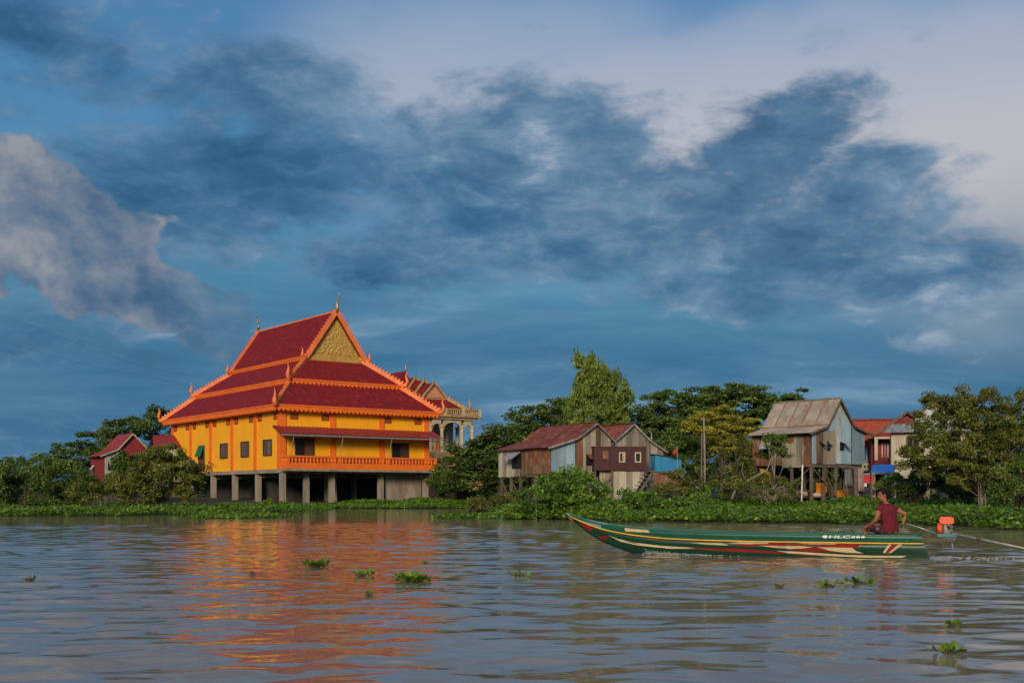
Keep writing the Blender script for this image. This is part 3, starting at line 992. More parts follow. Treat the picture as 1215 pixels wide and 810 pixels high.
def sheet_wall(parent, p0, p1, zb, top, mats, w=.82, kind='corr', name=None, seed=1, out=None, ragged=.0):
    """wall along p0-p1 (local plan points) of single sheets or board panels; top(u) gives the upper edge at distance u"""
    rg = random.Random(seed)
    p0, p1 = Vector((*p0, 0)), Vector((*p1, 0))
    L = (p1 - p0).length
    d = (p1 - p0) / L
    nrm = Vector((d.y, -d.x, 0))
    n = max(1, round(L / w))
    for i in range(n):
        u0, u1 = L * i / n, L * (i + 1) / n
        mt = M[mats[i % len(mats)]] if isinstance(mats, tuple) else M[rg.choice(mats)]
        z0 = zb - rg.uniform(0, ragged)
        off = rg.uniform(.0, .02)
        mb = MB()
        if kind == 'corr':
            k = 12
            us = [u0 + (u1 - u0 + .04) * j / k for j in range(k + 1)]
            vs = []
            for j, u in enumerate(us):
                a = .022 if j % 2 else -.0
                q = p0 + d * min(u, L) + nrm * (a + off)
                vs += [(q.x, q.y, z0), (q.x, q.y, top(min(u, L)))]
            mb.add(vs, [(2 * j, 2 * j + 2, 2 * j + 3, 2 * j + 1) for j in range(k)])
            nm = 'tin_sheet'
        else:
            k = 4
            for j in range(k):
                a0, a1 = u0 + (u1 - u0) * j / k + .008, u0 + (u1 - u0) * (j + 1) / k - .004
                o_ = nrm * (rg.uniform(0, .025))
                zz = z0 - rg.uniform(0, .06)
                A, B = p0 + d * a0 + o_, p0 + d * a1 + o_
                mb.prism([(A.x, A.y, zz), (B.x, B.y, zz), (B.x, B.y, top(a1)), (A.x, A.y, top(a0))], nrm * .03)
            nm = 'board_panel'
        mb.build(name or nm, mt, parent)


def roof_sheets(parent, r0, r1, e0, e1, mats, w=.95, name='roof_sheet', seed=1, amp=.03, k=12, lift=0.0):
    """corrugated sheets between the ridge edge r0-r1 and the eave edge e0-e1"""
    rg = random.Random(seed)
    r0, r1, e0, e1 = Vector(r0), Vector(r1), Vector(e0), Vector(e1)
    n = max(1, round(max((r1 - r0).length, (e1 - e0).length) / w))
    nr = (r1 - r0).cross(e0 - r0).normalized()
    if nr.z < 0:
        nr = -nr
    for i in range(n):
        f0, f1 = i / n, (i + 1.06) / n if i < n - 1 else 1.0
        vs = []
        dz = rg.uniform(0, .018) + lift
        ext = rg.uniform(-.04, .10)
        for j in range(k + 1):
            f = f0 + (f1 - f0) * j / k
            a = nr * ((amp if j % 2 else 0) + dz)
            top = r0.lerp(r1, f)
            bot = e0.lerp(e1, f)
            bot = bot + (bot - top).normalized() * ext
            vs += [top + a, bot + a]
        mt = M[rg.choice(mats)] if isinstance(mats, (list, tuple)) else M[mats]
        MB().add(vs, [(2 * j, 2 * j + 2, 2 * j + 3, 2 * j + 1) for j in range(k)]).build(name, mt, parent)


def posts(parent, pts, z0, z1, r=.09, mat='post', name='stilt', square=True):
    for (x, y) in pts:
        jx, jy = RNG.uniform(-.06, .06), RNG.uniform(-.06, .06)
        mb = MB()
        if square:
            mb.beam((x + jx, y + jy, z0), (x, y, z1), 2 * r)
        else:
            mb.tube([(x + jx, y + jy, z0), (x, y, z1)], r, 7)
        mb.build(name, M[mat], parent)


def braces(parent, segs, r=.045, mat='post'):
    for p, q in segs:
        MB().beam(p, q, 2 * r, 1.6 * r).build('brace', M[mat], parent)


def flap(parent, c, w, h, axis, mat, out=.45):
    """hinged tin shutter propped outwards over an opening"""
    o = MB()
    if axis == 'x':
        o.box(c[0] - w / 2, c[0] + w / 2, c[1] - .05, c[1] + .01, c[2], c[2] + h)
    else:
        o.box(c[0] - .05, c[0] + .01, c[1] - w / 2, c[1] + w / 2, c[2], c[2] + h)
    wn = o.build('window_opening', M['black'], parent)
    m2 = MB()
    zt = c[2] + h + .03
    if axis == 'x':
        m2.prism([(c[0] - w * .55, c[1] - .06, zt), (c[0] + w * .55, c[1] - .06, zt), (c[0] + w * .55, c[1] - .06 - out, zt - h * .45), (c[0] - w * .55, c[1] - .06 - out, zt - h * .45)], (0, 0, .03))
    else:
        m2.prism([(c[0] - .06, c[1] - w * .55, zt), (c[0] - .06, c[1] + w * .55, zt), (c[0] - .06 - out, c[1] + w * .55, zt - h * .45), (c[0] - .06 - out, c[1] - w * .55, zt - h * .45)], (0, 0, .03))
    m2.build('shutter_flap', M[mat], wn)
    return wn


def lerp_top(pts):
    """piecewise linear roof line"""
    xs = [p[0] for p in pts]
    zs = [p[1] for p in pts]
    return lambda u: float(np.interp(u, xs, zs))


def house_a():
    rz = math.atan2(.525, .85)
    A = thing('stilt_house', 'old stilt house with oxide red roof, leaning tin shutter and pale tin corner', 'house', (3.18, 95, 0), rz)
    zf = 3.0
    prof = [(-.5, 5.12), (0, 5.25), (2.34, 5.92), (4.37, 7.25), (6.3, 5.68)]
    g = lerp_top(prof)
    L = 8.2
    MB().box(.06, 5.94, .06, L - .06, zf - .16, zf).build('floor', M['post'], A)
    # long river side: board, shutter, rusty brick-red sheets
    sheet_wall(A, (0, L), (0, 5.6), zf - .1, lambda u: 5.22, ['palewall', 'greywood'], .65, 'board', seed=3)
    sheet_wall(A, (0, 5.6), (0, 3.9), zf - .05, lambda u: 5.22, ['greywood', 'brownwood'], .85, 'board', seed=4)
    for r in range(3):                                            # patched courses of short rusty sheets
        sheet_wall(A, (-.01 * r, 3.9), (-.01 * r, 0.05), zf + .05 + r * .68, lambda u, r=r: zf + .05 + r * .68 + .74, ['tinrust', 'tinrust', 'brownwood'], .98, 'corr', seed=5 + r)
    flap(A, (-.03, 5.2, 3.55), 1.5, 1.4, 'y', 'tin', 1.0)
    # gable end
    sheet_wall(A, (0, 0), (2.34, 0), zf + .02, g, ['tinblue', 'tin'], .8, 'corr', seed=8)
    sheet_wall(A, (2.34, 0), (6.0, 0), zf + .1, lambda u: g(u + 2.34), ('brownwood', 'palewall', 'greywood', 'palewall', 'brownwood', 'greywood', 'greywood'), .52, 'board', seed=9)
    MB().box(2.7, 3.1, -.07, -.035, 3.6, 6.0).build('rusty_strip', M['tinrust'], A)
    flap(A, (4.1, -.04, 3.75), 1.3, .9, 'x', 'tinrust', .7)
    # back and far walls
    sheet_wall(A, (6.0, 0), (6.0, L), zf, lambda u: 5.8, ['greywood'], 1.6, 'board', seed=10)
    sheet_wall(A, (6.0, L), (0, L), zf, lambda u: g(6.0 - u), ['greywood'], 1.2, 'board', seed=12)
    # roof
    y0, y1 = -.35, 8.35
    roof_sheets(A, (4.37, y0, 7.3), (4.37, y1, 7.3), (2.34, y0, 5.98), (2.34, y1, 5.98), ['tinred'], seed=2, lift=.03)
    roof_sheets(A, (2.36, y0, 6.0), (2.36, y1, 6.0), (-.5, y0, 5.16), (-.5, y1, 5.16), ['tinred', 'tinred', 'tinred'], seed=3)
    roof_sheets(A, (4.37, y0, 7.3), (4.37, y1, 7.3), (6.4, y0, 5.66), (6.4, y1, 5.66), ['tinred'], seed=4)
    MB().beam((4.37, y0, 7.36), (4.37, y1, 7.36), .26, .06).build('ridge_cap', M['tinred'], A)
    for p, q in (((-.5, y0 - .02, 5.1), (2.34, y0 - .02, 5.92)), ((2.34, y0 - .02, 5.92), (4.37, y0 - .02, 7.24)), ((4.37, y0 - .02, 7.24), (6.4, y0 - .02, 5.6))):
        MB().beam(p, q, .06, .15).build('bargeboard', M['greywood'], A)
    posts(A, [(.15, y) for y in (.3, 2.6, 4.9, 6.4, 8.0)] + [(3, y) for y in (.3, 4, 8.0)] + [(5.8, y) for y in (.3, 4, 8.0)], -.6, zf - .16, .10)
    braces(A, [((.1, 8.0, 2.7), (.1, 6.3, .6)), ((.1, 6.4, 2.75), (.1, 4.9, 1.0)), ((.3, 8.05, .9), (2.8, 8.05, 2.7))])
    return A


def house_b():
    rz = math.atan2(.525, .85)
    B = thing('board_house', 'grey board house with red gable roof behind the maroon box room', 'house', (8.64, 99.93, 0), rz)
    zf = 3.3
    prof = [(0, 5.9), (2.03, 7.42), (3.9, 6.0), (5.6, 5.12)]
    g = lerp_top(prof)
    L = 7
    MB().box(.06, 5.4, .06, L, zf - .16, zf).build('floor', M['post'], B)
    sheet_wall(B, (0, 0), (5.43, 0), zf - .25, g, ['greywood', 'tin', 'palewall', 'greywood'], .68, 'board', seed=21)
    sheet_wall(B, (0, L), (0, 0), zf, lambda u: 5.85, ['greywood'], 1.6, 'board', seed=22)
    sheet_wall(B, (5.43, 0), (5.43, L), zf, lambda u: 5.15, ['greywood'], 1.6, 'board', seed=23)
    sheet_wall(B, (5.43, L), (0, L), zf, lambda u: g(5.43 - u), ['greywood'], 1.6, 'board', seed=24)
    flap(B, (4.55, -.04, 4.0), .75, .75, 'x', 'tin', .6)
    y0, y1 = -.3, 7.2
    roof_sheets(B, (2.03, y0, 7.46), (2.03, y1, 7.46), (-.45, y0, 5.62), (-.45, y1, 5.62), ['tinred'], seed=25)
    roof_sheets(B, (2.03, y0, 7.46), (2.03, y1, 7.46), (3.9, y0, 6.02), (3.9, y1, 6.02), ['tinred'], seed=26)
    roof_sheets(B, (3.88, y0, 6.03), (3.88, y1, 6.03), (5.75, y0, 5.1), (5.75, y1, 5.1), ['tinred'], seed=27)
    MB().beam((2.03, y0, 7.52), (2.03, y1, 7.52), .26, .06).build('ridge_cap', M['tinred'], B)
    for p, q in (((-.45, y0 - .02, 5.56), (2.03, y0 - .02, 7.4)), ((2.03, y0 - .02, 7.4), (3.9, y0 - .02, 5.96)), ((3.9, y0 - .02, 5.96), (5.75, y0 - .02, 5.04))):
        MB().beam(p, q, .06, .15).build('bargeboard', M['greywood'], B)
    posts(B, [(x, y) for x in (.2, 2.7, 5.2) for y in (.2, 3.5, 6.8)], -.4, zf - .16, .1)
    # maroon box room on the front
    C = thing('maroon_room', 'windowless-sided maroon panelled room with two small cream windows on grey boards', 'cabin', (X(705, 96), 96, 0), math.radians(7))
    tag(C, 'dark maroon panelled room with two small cream framed windows above grey boards')
    w, z0, z1 = 4.38, 3.34, 5.26
    for i in range(5):
        MB().box(w * i / 5 + .004, w * (i + 1) / 5 - .004, 0 - .012 * (i % 2), .06, z0, z1).build('panel', M['maroonbox'], C)
    MB().box(0, .06, .062, 2.6, z0, z1).build('side_panel', M['maroonbox'], C)
    MB().box(w - .06, w, .062, 2.6, z0, z1).build('side_panel', M['maroonbox'], C)
    MB().box(.06, w - .06, .07, 2.6, z0, z0 + .1).build('floor', M['post'], C)
    MB().box(-.08, w + .08, -.08, 2.8, z1 + .002, z1 + .07).build('roof_slab', M['tinrust'], C)
    for cx, mats in ((2.33, ('glass', 'pink')), (3.66, ('glass', 'glass'))):
        wn = make_window(C, (cx, -.013, 4.0), .52, .84, 'x', 2, frame='cream', depth=.05, mats=mats)
    MB().prism([(.75, -.03, 4.3), (1.2, -.03, 4.3), (1.15, -.03, 4.95), (.7, -.03, 4.95)], (0, .02, 0)).build('rust_patch', M['tinrust'], C)
    sheet_wall(C, (1.6, .25), (w, .25), .9, lambda u: z0 - .02, ['palewall', 'tinbeige', 'greywood'], .56, 'board', seed=31, ragged=.1)
    sheet_wall(C, (.55, .6), (1.5, .6), .9, lambda u: z0 - .02, ['tinbeige'], .5, 'board', seed=32)
    braces(C, [((.7, .15, 1.9), (1.55, .15, 3.0))])
    posts(C, [(.1, .2), (1.52, .15), (w - .08, .2), (.1, 2.4), (w - .1, 2.4)], -.5, z0 - .02, .09)
    # stair
    S = thing('plank_stair', 'dark wooden plank stair leaning beside the grey boards', 'stair', (X(771, 95), 95, 0), math.radians(7))
    for k in range(6):
        f = k / 5
        MB().box(-.95 + .95 * f - .35, -.95 + .95 * f + .35, -.5, .5, 1.75 + 1.45 * f, 1.82 + 1.45 * f).build('tread', M['post'], S)
    for y in (-.52, .48):
        MB().beam((-1.15, y, 1.3), (.2, y, 3.3), .06, .2).build('stringer', M['post'], S)
    MB().box(-.3, .6, -.3, .4, .2, 1.9).build('under_wall', M['darkwall'], S)
    posts(S, [(.25, -.4), (.25, .4), (-1.0, -.4), (-1.0, .4)], -.3, 1.5, .06, name='leg')
    # blue shed
    D = thing('blue_shed', 'bright blue shed with low dark roof beside the board house', 'shed', (X(777, 101), 101, 0), math.radians(10))
    w = 2.35
    t_ = lerp_top([(0, 4.75), (w, 4.4)])
    sheet_wall(D, (0, 0), (w, 0), 3.35, t_, ['blue'], .69, 'board', seed=41)
    sheet_wall(D, (w, 0), (w, 2.4), 3.35, lambda u: 4.4, ['blue'], .8, 'board', seed=42)
    sheet_wall(D, (0, 2.4), (0, 0), 3.35, lambda u: 4.75, ['blue'], .8, 'board', seed=43)
    roof_sheets(D, (-.15, -.25, 4.83), (-.15, 2.6, 4.83), (w + .2, -.25, 4.43), (w + .2, 2.6, 4.43), ['tinrust'], seed=44)
    MB().box(.05, w - .05, .05, 2.35, 3.2, 3.34).build('floor', M['post'], D)
    sheet_wall(D, (-.2, -.2), (2.2, -.2), 1.7, lambda u: 3.3 - .25 * u, ['tinrust'], .8, 'corr', seed=45)
    posts(D, [(.1, .1), (w - .1, .1), (.1, 2.3), (w - .1, 2.3)], -.2, 3.2, .08)


def house_r():
    rz = math.atan2(.634, .773)
    R = thing('tin_stilt_house', 'patched tin house with tan roof standing high on braced wooden stilts', 'house', (22.54, 88, 0), rz)
    zf = 3.72
    prof = [(-.6, 5.92), (0, 6.08), (1.61, 6.54), (3.24, 8.65), (5.1, 6.6), (7.2, 6.05)]
    g = lerp_top(prof)
    L = 5.6
    MB().box(.05, 6.6, .05, L, zf - .15, zf).build('floor', M['post'], R)
    for y in (.1, 1.9, 3.7, 5.4):
        MB().box(-.1, 6.5, y - .06, y + .06, zf - .3, zf - .152).build('joist', M['post'], R)
    # front long side
    sheet_wall(R, (0, 2.75), (0, .05), zf - .18, lambda u: 6.02, ['tinbeige', 'tinbeige', 'greywood', 'tinrust'], .62, 'corr', seed=51, ragged=.15)
    sheet_wall(R, (0, 5.6), (0, 4.85), zf - .1, lambda u: 6.02, ['tinrust'], .75, 'corr', seed=52)
    sheet_wall(R, (0, 4.85), (0, 2.75), zf - .1, lambda u: 4.35, ['tinrust', 'brownwood'], .7, 'board', seed=53)
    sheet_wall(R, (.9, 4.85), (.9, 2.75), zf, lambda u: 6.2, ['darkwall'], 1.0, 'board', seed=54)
    MB().prism([(-.05, 4.6, 5.95), (-.05, 3.6, 5.95), (-.5, 3.6, 4.9), (-.5, 4.6, 4.9)], (.02, 0, .03)).build('shutter_flap', M['tin'], R)
    MB().prism([(-.02, 1.62, 5.3), (-.02, 2.1, 5.25), (-.02, 2.15, 6.0), (-.02, 1.6, 6.0)], (-.025, 0, 0)).build('rust_patch', M['tinrust'], R)
    # gable end
    sheet_wall(R, (0, 0), (.55, 0), zf - .05, g, ['tinblue'], .55, 'corr', seed=55)
    MB().box(.58, 1.35, -.06, .02, zf - .02, 6.0).build('door', M['brownwood'], R)
    MB().prism([(.7, -.08, 5.45), (1.45, -.08, 5.05), (1.45, -.5, 4.9), (.7, -.5, 5.2)], (0, 0, .03)).build('shutter_flap', M['greywood'], R)
    sheet_wall(R, (1.38, 0), (2.9, 0), zf - .05, lambda u: min(6.3, g(u + 1.38)), ['tinbeige', 'greywood'], .5, 'board', seed=56)
    sheet_wall(R, (.55, .03), (1.4, .03), 6.0, lambda u: g(u + .55) - .02, ['tinbeige'], .8, 'corr', seed=60)
    sheet_wall(R, (1.4, -.03), (2.9, -.03), 6.25, lambda u: g(u + 1.4), ['tinblue'], .75, 'corr', seed=57)
    sheet_wall(R, (2.9, -.03), (4.95, -.03), zf, lambda u: g(u + 2.9), ['tinblue', 'tinblue', 'tin'], .72, 'corr', seed=58)
    sheet_wall(R, (4.95, -.12), (6.63, -.12), zf - .02, lambda u: g(u + 4.95), ['tinblue'], .84, 'corr', seed=59)
    flap(R, (2.05, -.05, 4.7), .35, .75, 'x', 'tinbeige', .25)
    flap(R, (3.75, -.05, 4.75), .5, .65, 'x', 'tin', .8)
    # back
    sheet_wall(R, (6.63, 0), (6.63, L), zf, lambda u: 6.1, ['tin'], 1.4, 'corr', seed=61)
    sheet_wall(R, (6.63, L), (0, L), zf, lambda u: g(6.63 - u), ['tin'], 1.2, 'corr', seed=62)
    y0, y1 = -.35, 6.0
    roof_sheets(R, (3.24, y0, 8.7), (3.24, y1, 8.7), (1.61, y0, 6.58), (1.61, y1, 6.58), ['tinroofgrey'], 1.25, seed=63, k=16, lift=.03)
    roof_sheets(R, (1.63, y0, 6.6), (1.63, y1, 6.6), (-.62, y0, 5.95), (-.62, y1, 5.95), ['tinroofgrey'], 1.25, seed=64, k=16)
    roof_sheets(R, (3.24, y0, 8.7), (3.24, y1, 8.7), (5.1, y0, 6.62), (5.1, y1, 6.62), ['tinrust'], seed=65)
    roof_sheets(R, (5.08, y0 - .1, 6.62), (5.08, y1, 6.62), (7.3, y0 - .1, 6.05), (7.3, y1, 6.05), ['tinrust'], seed=66)
    for i in (1, 2, 3, 4):                                       # rusty lap strips between roof sheets
        y = y0 + (y1 - y0) * i / 5
        MB().beam((3.14, y, 8.66), (1.7, y, 6.78), .07, .05, (-.8, 0, .6)).build('lap_strip', M['tinrust'], R)
    MB().beam((1.63, y0, 6.66), (1.63, y1, 6.66), .12, .05).build('lap_strip', M['tinrust'], R)
    MB().beam((3.24, y0, 8.78), (3.24, y1, 8.78), .3, .06).build('ridge_cap', M['tinroofgrey'], R)
    for p, q in (((-.62, y0, 5.88), (1.61, y0, 6.52)), ((1.61, y0, 6.52), (3.24, y0, 8.62)), ((3.24, y0, 8.62), (5.1, y0, 6.55)), ((5.1, y0 - .1, 6.55), (7.3, y0 - .1, 5.98))):
        MB().beam(p, q, .06, .14).build('bargeboard', M['post'], R)
    st = [(x, y) for x in (.1, 1.7, 3.2, 4.9, 6.4) for y in (.1, 1.9, 3.7, 5.4)]
    posts(R, st, -.3, zf - .3, .085)
    braces(R, [((0, .1, 3.4), (0, 3.6, .6)), ((0, 3.7, 3.3), (0, 1.9, 1.0)), ((0, 5.4, 3.3), (0, 3.8, 1.0)), ((.1, 0, 3.4), (3.1, 0, 1.1)),
               ((1.7, 0, 3.4), (4.8, 0, 1.0)), ((3.2, 0.05, 1.0), (1.7, .05, 3.2)), ((3.2, 1.9, 3.3), (0, 1.9, .8)), ((.1, 1.9, 1.7), (3.2, 1.9, 1.7)), ((0, .1, 1.6), (0, 5.4, 1.6))])
    # dark store sheets at the back right under the floor
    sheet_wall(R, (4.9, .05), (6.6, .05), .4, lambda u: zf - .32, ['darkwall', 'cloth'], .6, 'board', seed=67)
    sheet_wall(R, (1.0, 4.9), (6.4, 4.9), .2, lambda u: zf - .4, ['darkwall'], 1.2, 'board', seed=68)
    # hanging cloths under the lean-to
    def cloth(name, label, x0, x1, y, z0, z1, mat):
        vs, n = [], 8
        for i in range(n + 1):
            x = x0 + (x1 - x0) * i / n
            for j in range(5):
                vs.append((x + .08 * j * .3, y + .06 * math.sin(i * 1.9 + j * .5), z1 + (z0 - z1) * j / 4))
        fs = [(i * 5 + j, (i + 1) * 5 + j, (i + 1) * 5 + j + 1, i * 5 + j + 1) for i in range(n) for j in range(4)]
        o = MB().add(vs, fs).build(name, mat, None, True)
        o.location = R.location
        o.rotation_euler = (0, 0, rz)
        md = o.modifiers.new('thick', 'SOLIDIFY')
        md.thickness = .02
        return tag(o, label, 'cloth')
    cloth('hung_cloth', 'pinkish grey cloth hanging under the pale blue lean-to', 5.6, 6.3, -.25, 1.6, 3.4, pm('pinkish_cloth', (.34, .24, .22), (.24, .17, .16), 3, .9))
    cloth('hung_cloth', 'grey sheet hung below the tin house floor beside the pinkish cloth', 4.0, 4.85, -.15, 2.0, 3.3, pm('grey_cloth', (.17, .15, .15), (.12, .11, .11), 3, .9))

    def W(x, y, z):
        c, s = math.cos(rz), math.sin(rz)
        return (22.54 + x * c - y * s, 88 + x * s + y * c, z)
    # things kept under the house
    zg = .75
    def crate(label, p, w, d, h, mat, cat='crate', name='crate'):
        e = thing(name, label, cat, W(*p), rz)
        MB().box(-w / 2, w / 2, -d / 2, d / 2, 0, h * .25).build('base', M[mat], e)
        for a, b, c, d_ in ((-w / 2, w / 2, -d / 2, -d / 2 + .03), (-w / 2, w / 2, d / 2 - .03, d / 2), (-w / 2, -w / 2 + .03, -d / 2 + .03, d / 2 - .03), (w / 2 - .03, w / 2, -d / 2 + .03, d / 2 - .03)):
            MB().box(a, b, c, d_, h * .25, h).build('side', M[mat], e)
        MB().box(-w / 2 - .03, w / 2 + .03, -d / 2 - .03, -d / 2 + .05, h - .07, h + .02).build('rim', M[mat], e)
    MB_plat = thing('work_platform', 'low slatted work platform under the tin stilt house', 'platform', W(0, 0, 0), rz)
    for k in range(10):
        MB().box(.3, 5.4, .3 + k * .3, .52 + k * .3, 1.12, 1.17).build('slat', M['post'], MB_plat)
    posts(MB_plat, [(.4, .4), (5.2, .4), (.4, 3.1), (5.2, 3.1)], -.4, 1.12, .06, name='leg')
    crate('orange plastic crate under the tin house, right of the dark post', (4.35, .7, 1.18), 1.05, .5, .5, 'orangeplastic')
    crate('smaller orange basket standing behind the dark post under the tin house', (2.9, 1.2, 1.5), .7, .5, .75, 'orangeplastic', 'basket', 'basket')
    def sack(label, p, r, mat):
        mb = MB().lathe([(r * .7, 0), (r, r * .3), (r * .95, r * .8), (r * .6, r * 1.1), (r * .2, r * 1.2)], seg=10)
        o = mb.build('sack', mat, None, True)
        o.location = W(*p)
        o.scale = (1.3, .8, .9)
        return tag(o, label, 'sack')
    sack('large tan sack slumped under the tin house', (.9, 1.6, 1.18), .42, pm('tan_sacking', (.36, .26, .18), (.27, .19, .13), 4, .9))
    sack('small pale pink bundle beside the tan sack', (1.9, .9, 1.18), .3, pm('pale_pink_cloth', (.45, .33, .30), (.38, .27, .25), 4, .9))
    b = MB().lathe([(.22, 0), (.3, .05), (.3, .6), (.24, .7), (.1, .74)], seg=12).build('drum', pm('pale_blue_plastic', (.12, .32, .42), None, 2, .5), None, True)
    b.location = W(2.4, -.3, .35)
    tag(b, 'small pale blue drum at the water plants under the tin house', 'drum')
    p = MB().tube([(0, 0, -.8), (.12, 0, 3.6)], .06, 8).build('white_pole', M['white'], None, True)
    p.location = W(-.3, .75, 0)
    tag(p, 'white upright pole in front of the stilts of the tin house', 'pole')
    p = MB().tube([(0, 0, 0), (.35, 0, 1.25)], .035, 6).build('leaning_stick', M['palebark'], None, True)
    p.location = W(3.7, -1.2, .2)
    tag(p, 'pale stick leaning out of the water plants by the orange crate', 'stick')
    bn = MB().prism([(0, 0, 0), (1.0, 0, -.15), (1.15, 0, .9), (.1, 0, 1.1)], (0, .04, 0)).build('yellow_board', M['yellowpaint'], None)
    bn.location = W(.1, 5.0, 2.3)
    bn.rotation_euler = (0, 0, rz - .4)
    tag(bn, 'yellow board propped behind the braces under the tin house', 'board')


def red_house():
    Y = 112.0
    A = thing('red_house', 'small dark red house with red tin roof among bushes left of the hall', 'house', (X(124, Y), Y, 0), math.radians(33))
    zf = 2.6
    prof = [(-.5, 5.0), (0, 5.2), (1.2, 5.7), (2.6, 7.25), (4.2, 5.6)]
    g = lerp_top(prof)
    L = 5.2
    sheet_wall(A, (0, L), (0, 0), zf, lambda u: 5.15, ['redbrick'], .87, 'board', seed=71)
    sheet_wall(A, (0, 0), (1.2, 0), zf, g, ['palewall', 'greywood'], .75, 'board', seed=72)
    sheet_wall(A, (1.2, 0), (4.0, 0), zf, lambda u: g(u + 1.2), ['redbrick'], .85, 'board', seed=73)
    sheet_wall(A, (4.0, 0), (4.0, L), zf, lambda u: 5.7, ['redbrick'], 1.2, 'board', seed=74)
    sheet_wall(A, (4.0, L), (0, L), zf, lambda u: g(4.0 - u), ['redbrick'], 1.2, 'board', seed=75)
    flap(A, (.75, -.04, 3.7), .9, .9, 'x', 'tin', .7)
    flap(A, (-.04, 3.9, 3.3), .5, .9, 'y', 'white', .3)
    MB().box(.05, 3.95, .05, L, zf - .15, zf).build('floor', M['post'], A)
    y0, y1 = -.35, L + .3
    roof_sheets(A, (2.6, y0, 7.3), (2.6, y1, 7.3), (1.2, y0, 5.75), (1.2, y1, 5.75), ['redroof'], seed=76, lift=.03)
    roof_sheets(A, (1.22, y0, 5.77), (1.22, y1, 5.77), (-.5, y0, 5.05), (-.5, y1, 5.05), ['redroof'], seed=77)
    roof_sheets(A, (2.6, y0, 7.3), (2.6, y1, 7.3), (4.3, y0, 5.55), (4.3, y1, 5.55), ['redroof'], seed=78)
    for p, q in (((1.2, y0, 5.69), (2.6, y0, 7.24)), ((2.6, y0, 7.24), (4.3, y0, 5.5)), ((-.5, y0, 5.0), (1.2, y0, 5.69))):
        MB().beam(p, q, .06, .12).build('bargeboard', M['palewall'], A)
    posts(A, [(x, y) for x in (.2, 2.0, 3.8) for y in (.2, 2.6, 5.0)], -.3, zf - .15, .1)
    # hut behind the hall's left end
    Y = 146.0
    B = thing('red_roofed_hut', 'small hut with red roof and pale wall against the hall corner', 'house', (X(188, Y), Y, 0), math.radians(25))
    sheet_wall(B, (0, 0), (4.5, 0), 3.0, lambda u: 7.5, ['palewall'], 1.1, 'board', seed=81)
    sheet_wall(B, (0, 4), (0, 0), 3.0, lambda u: 7.5, ['palewall'], 1.0, 'board', seed=82)
    roof_sheets(B, (-.4, 2.0, 8.9), (4.9, 2.0, 8.9), (-.7, -.5, 7.4), (4.9, -.5, 7.4), ['redroof'], seed=83)
    roof_sheets(B, (-.4, 2.0, 8.9), (4.9, 2.0, 8.9), (-.7, 4.5, 7.4), (4.9, 4.5, 7.4), ['redroof'], seed=84)
    make_window(B, (1.2, -.04, 5.2), 1.0, 1.3, 'x', 2, mats=('glass', 'glass'))
    posts(B, [(x, y) for x in (.2, 4.3) for y in (.2, 3.8)], 0, 3.0, .12)


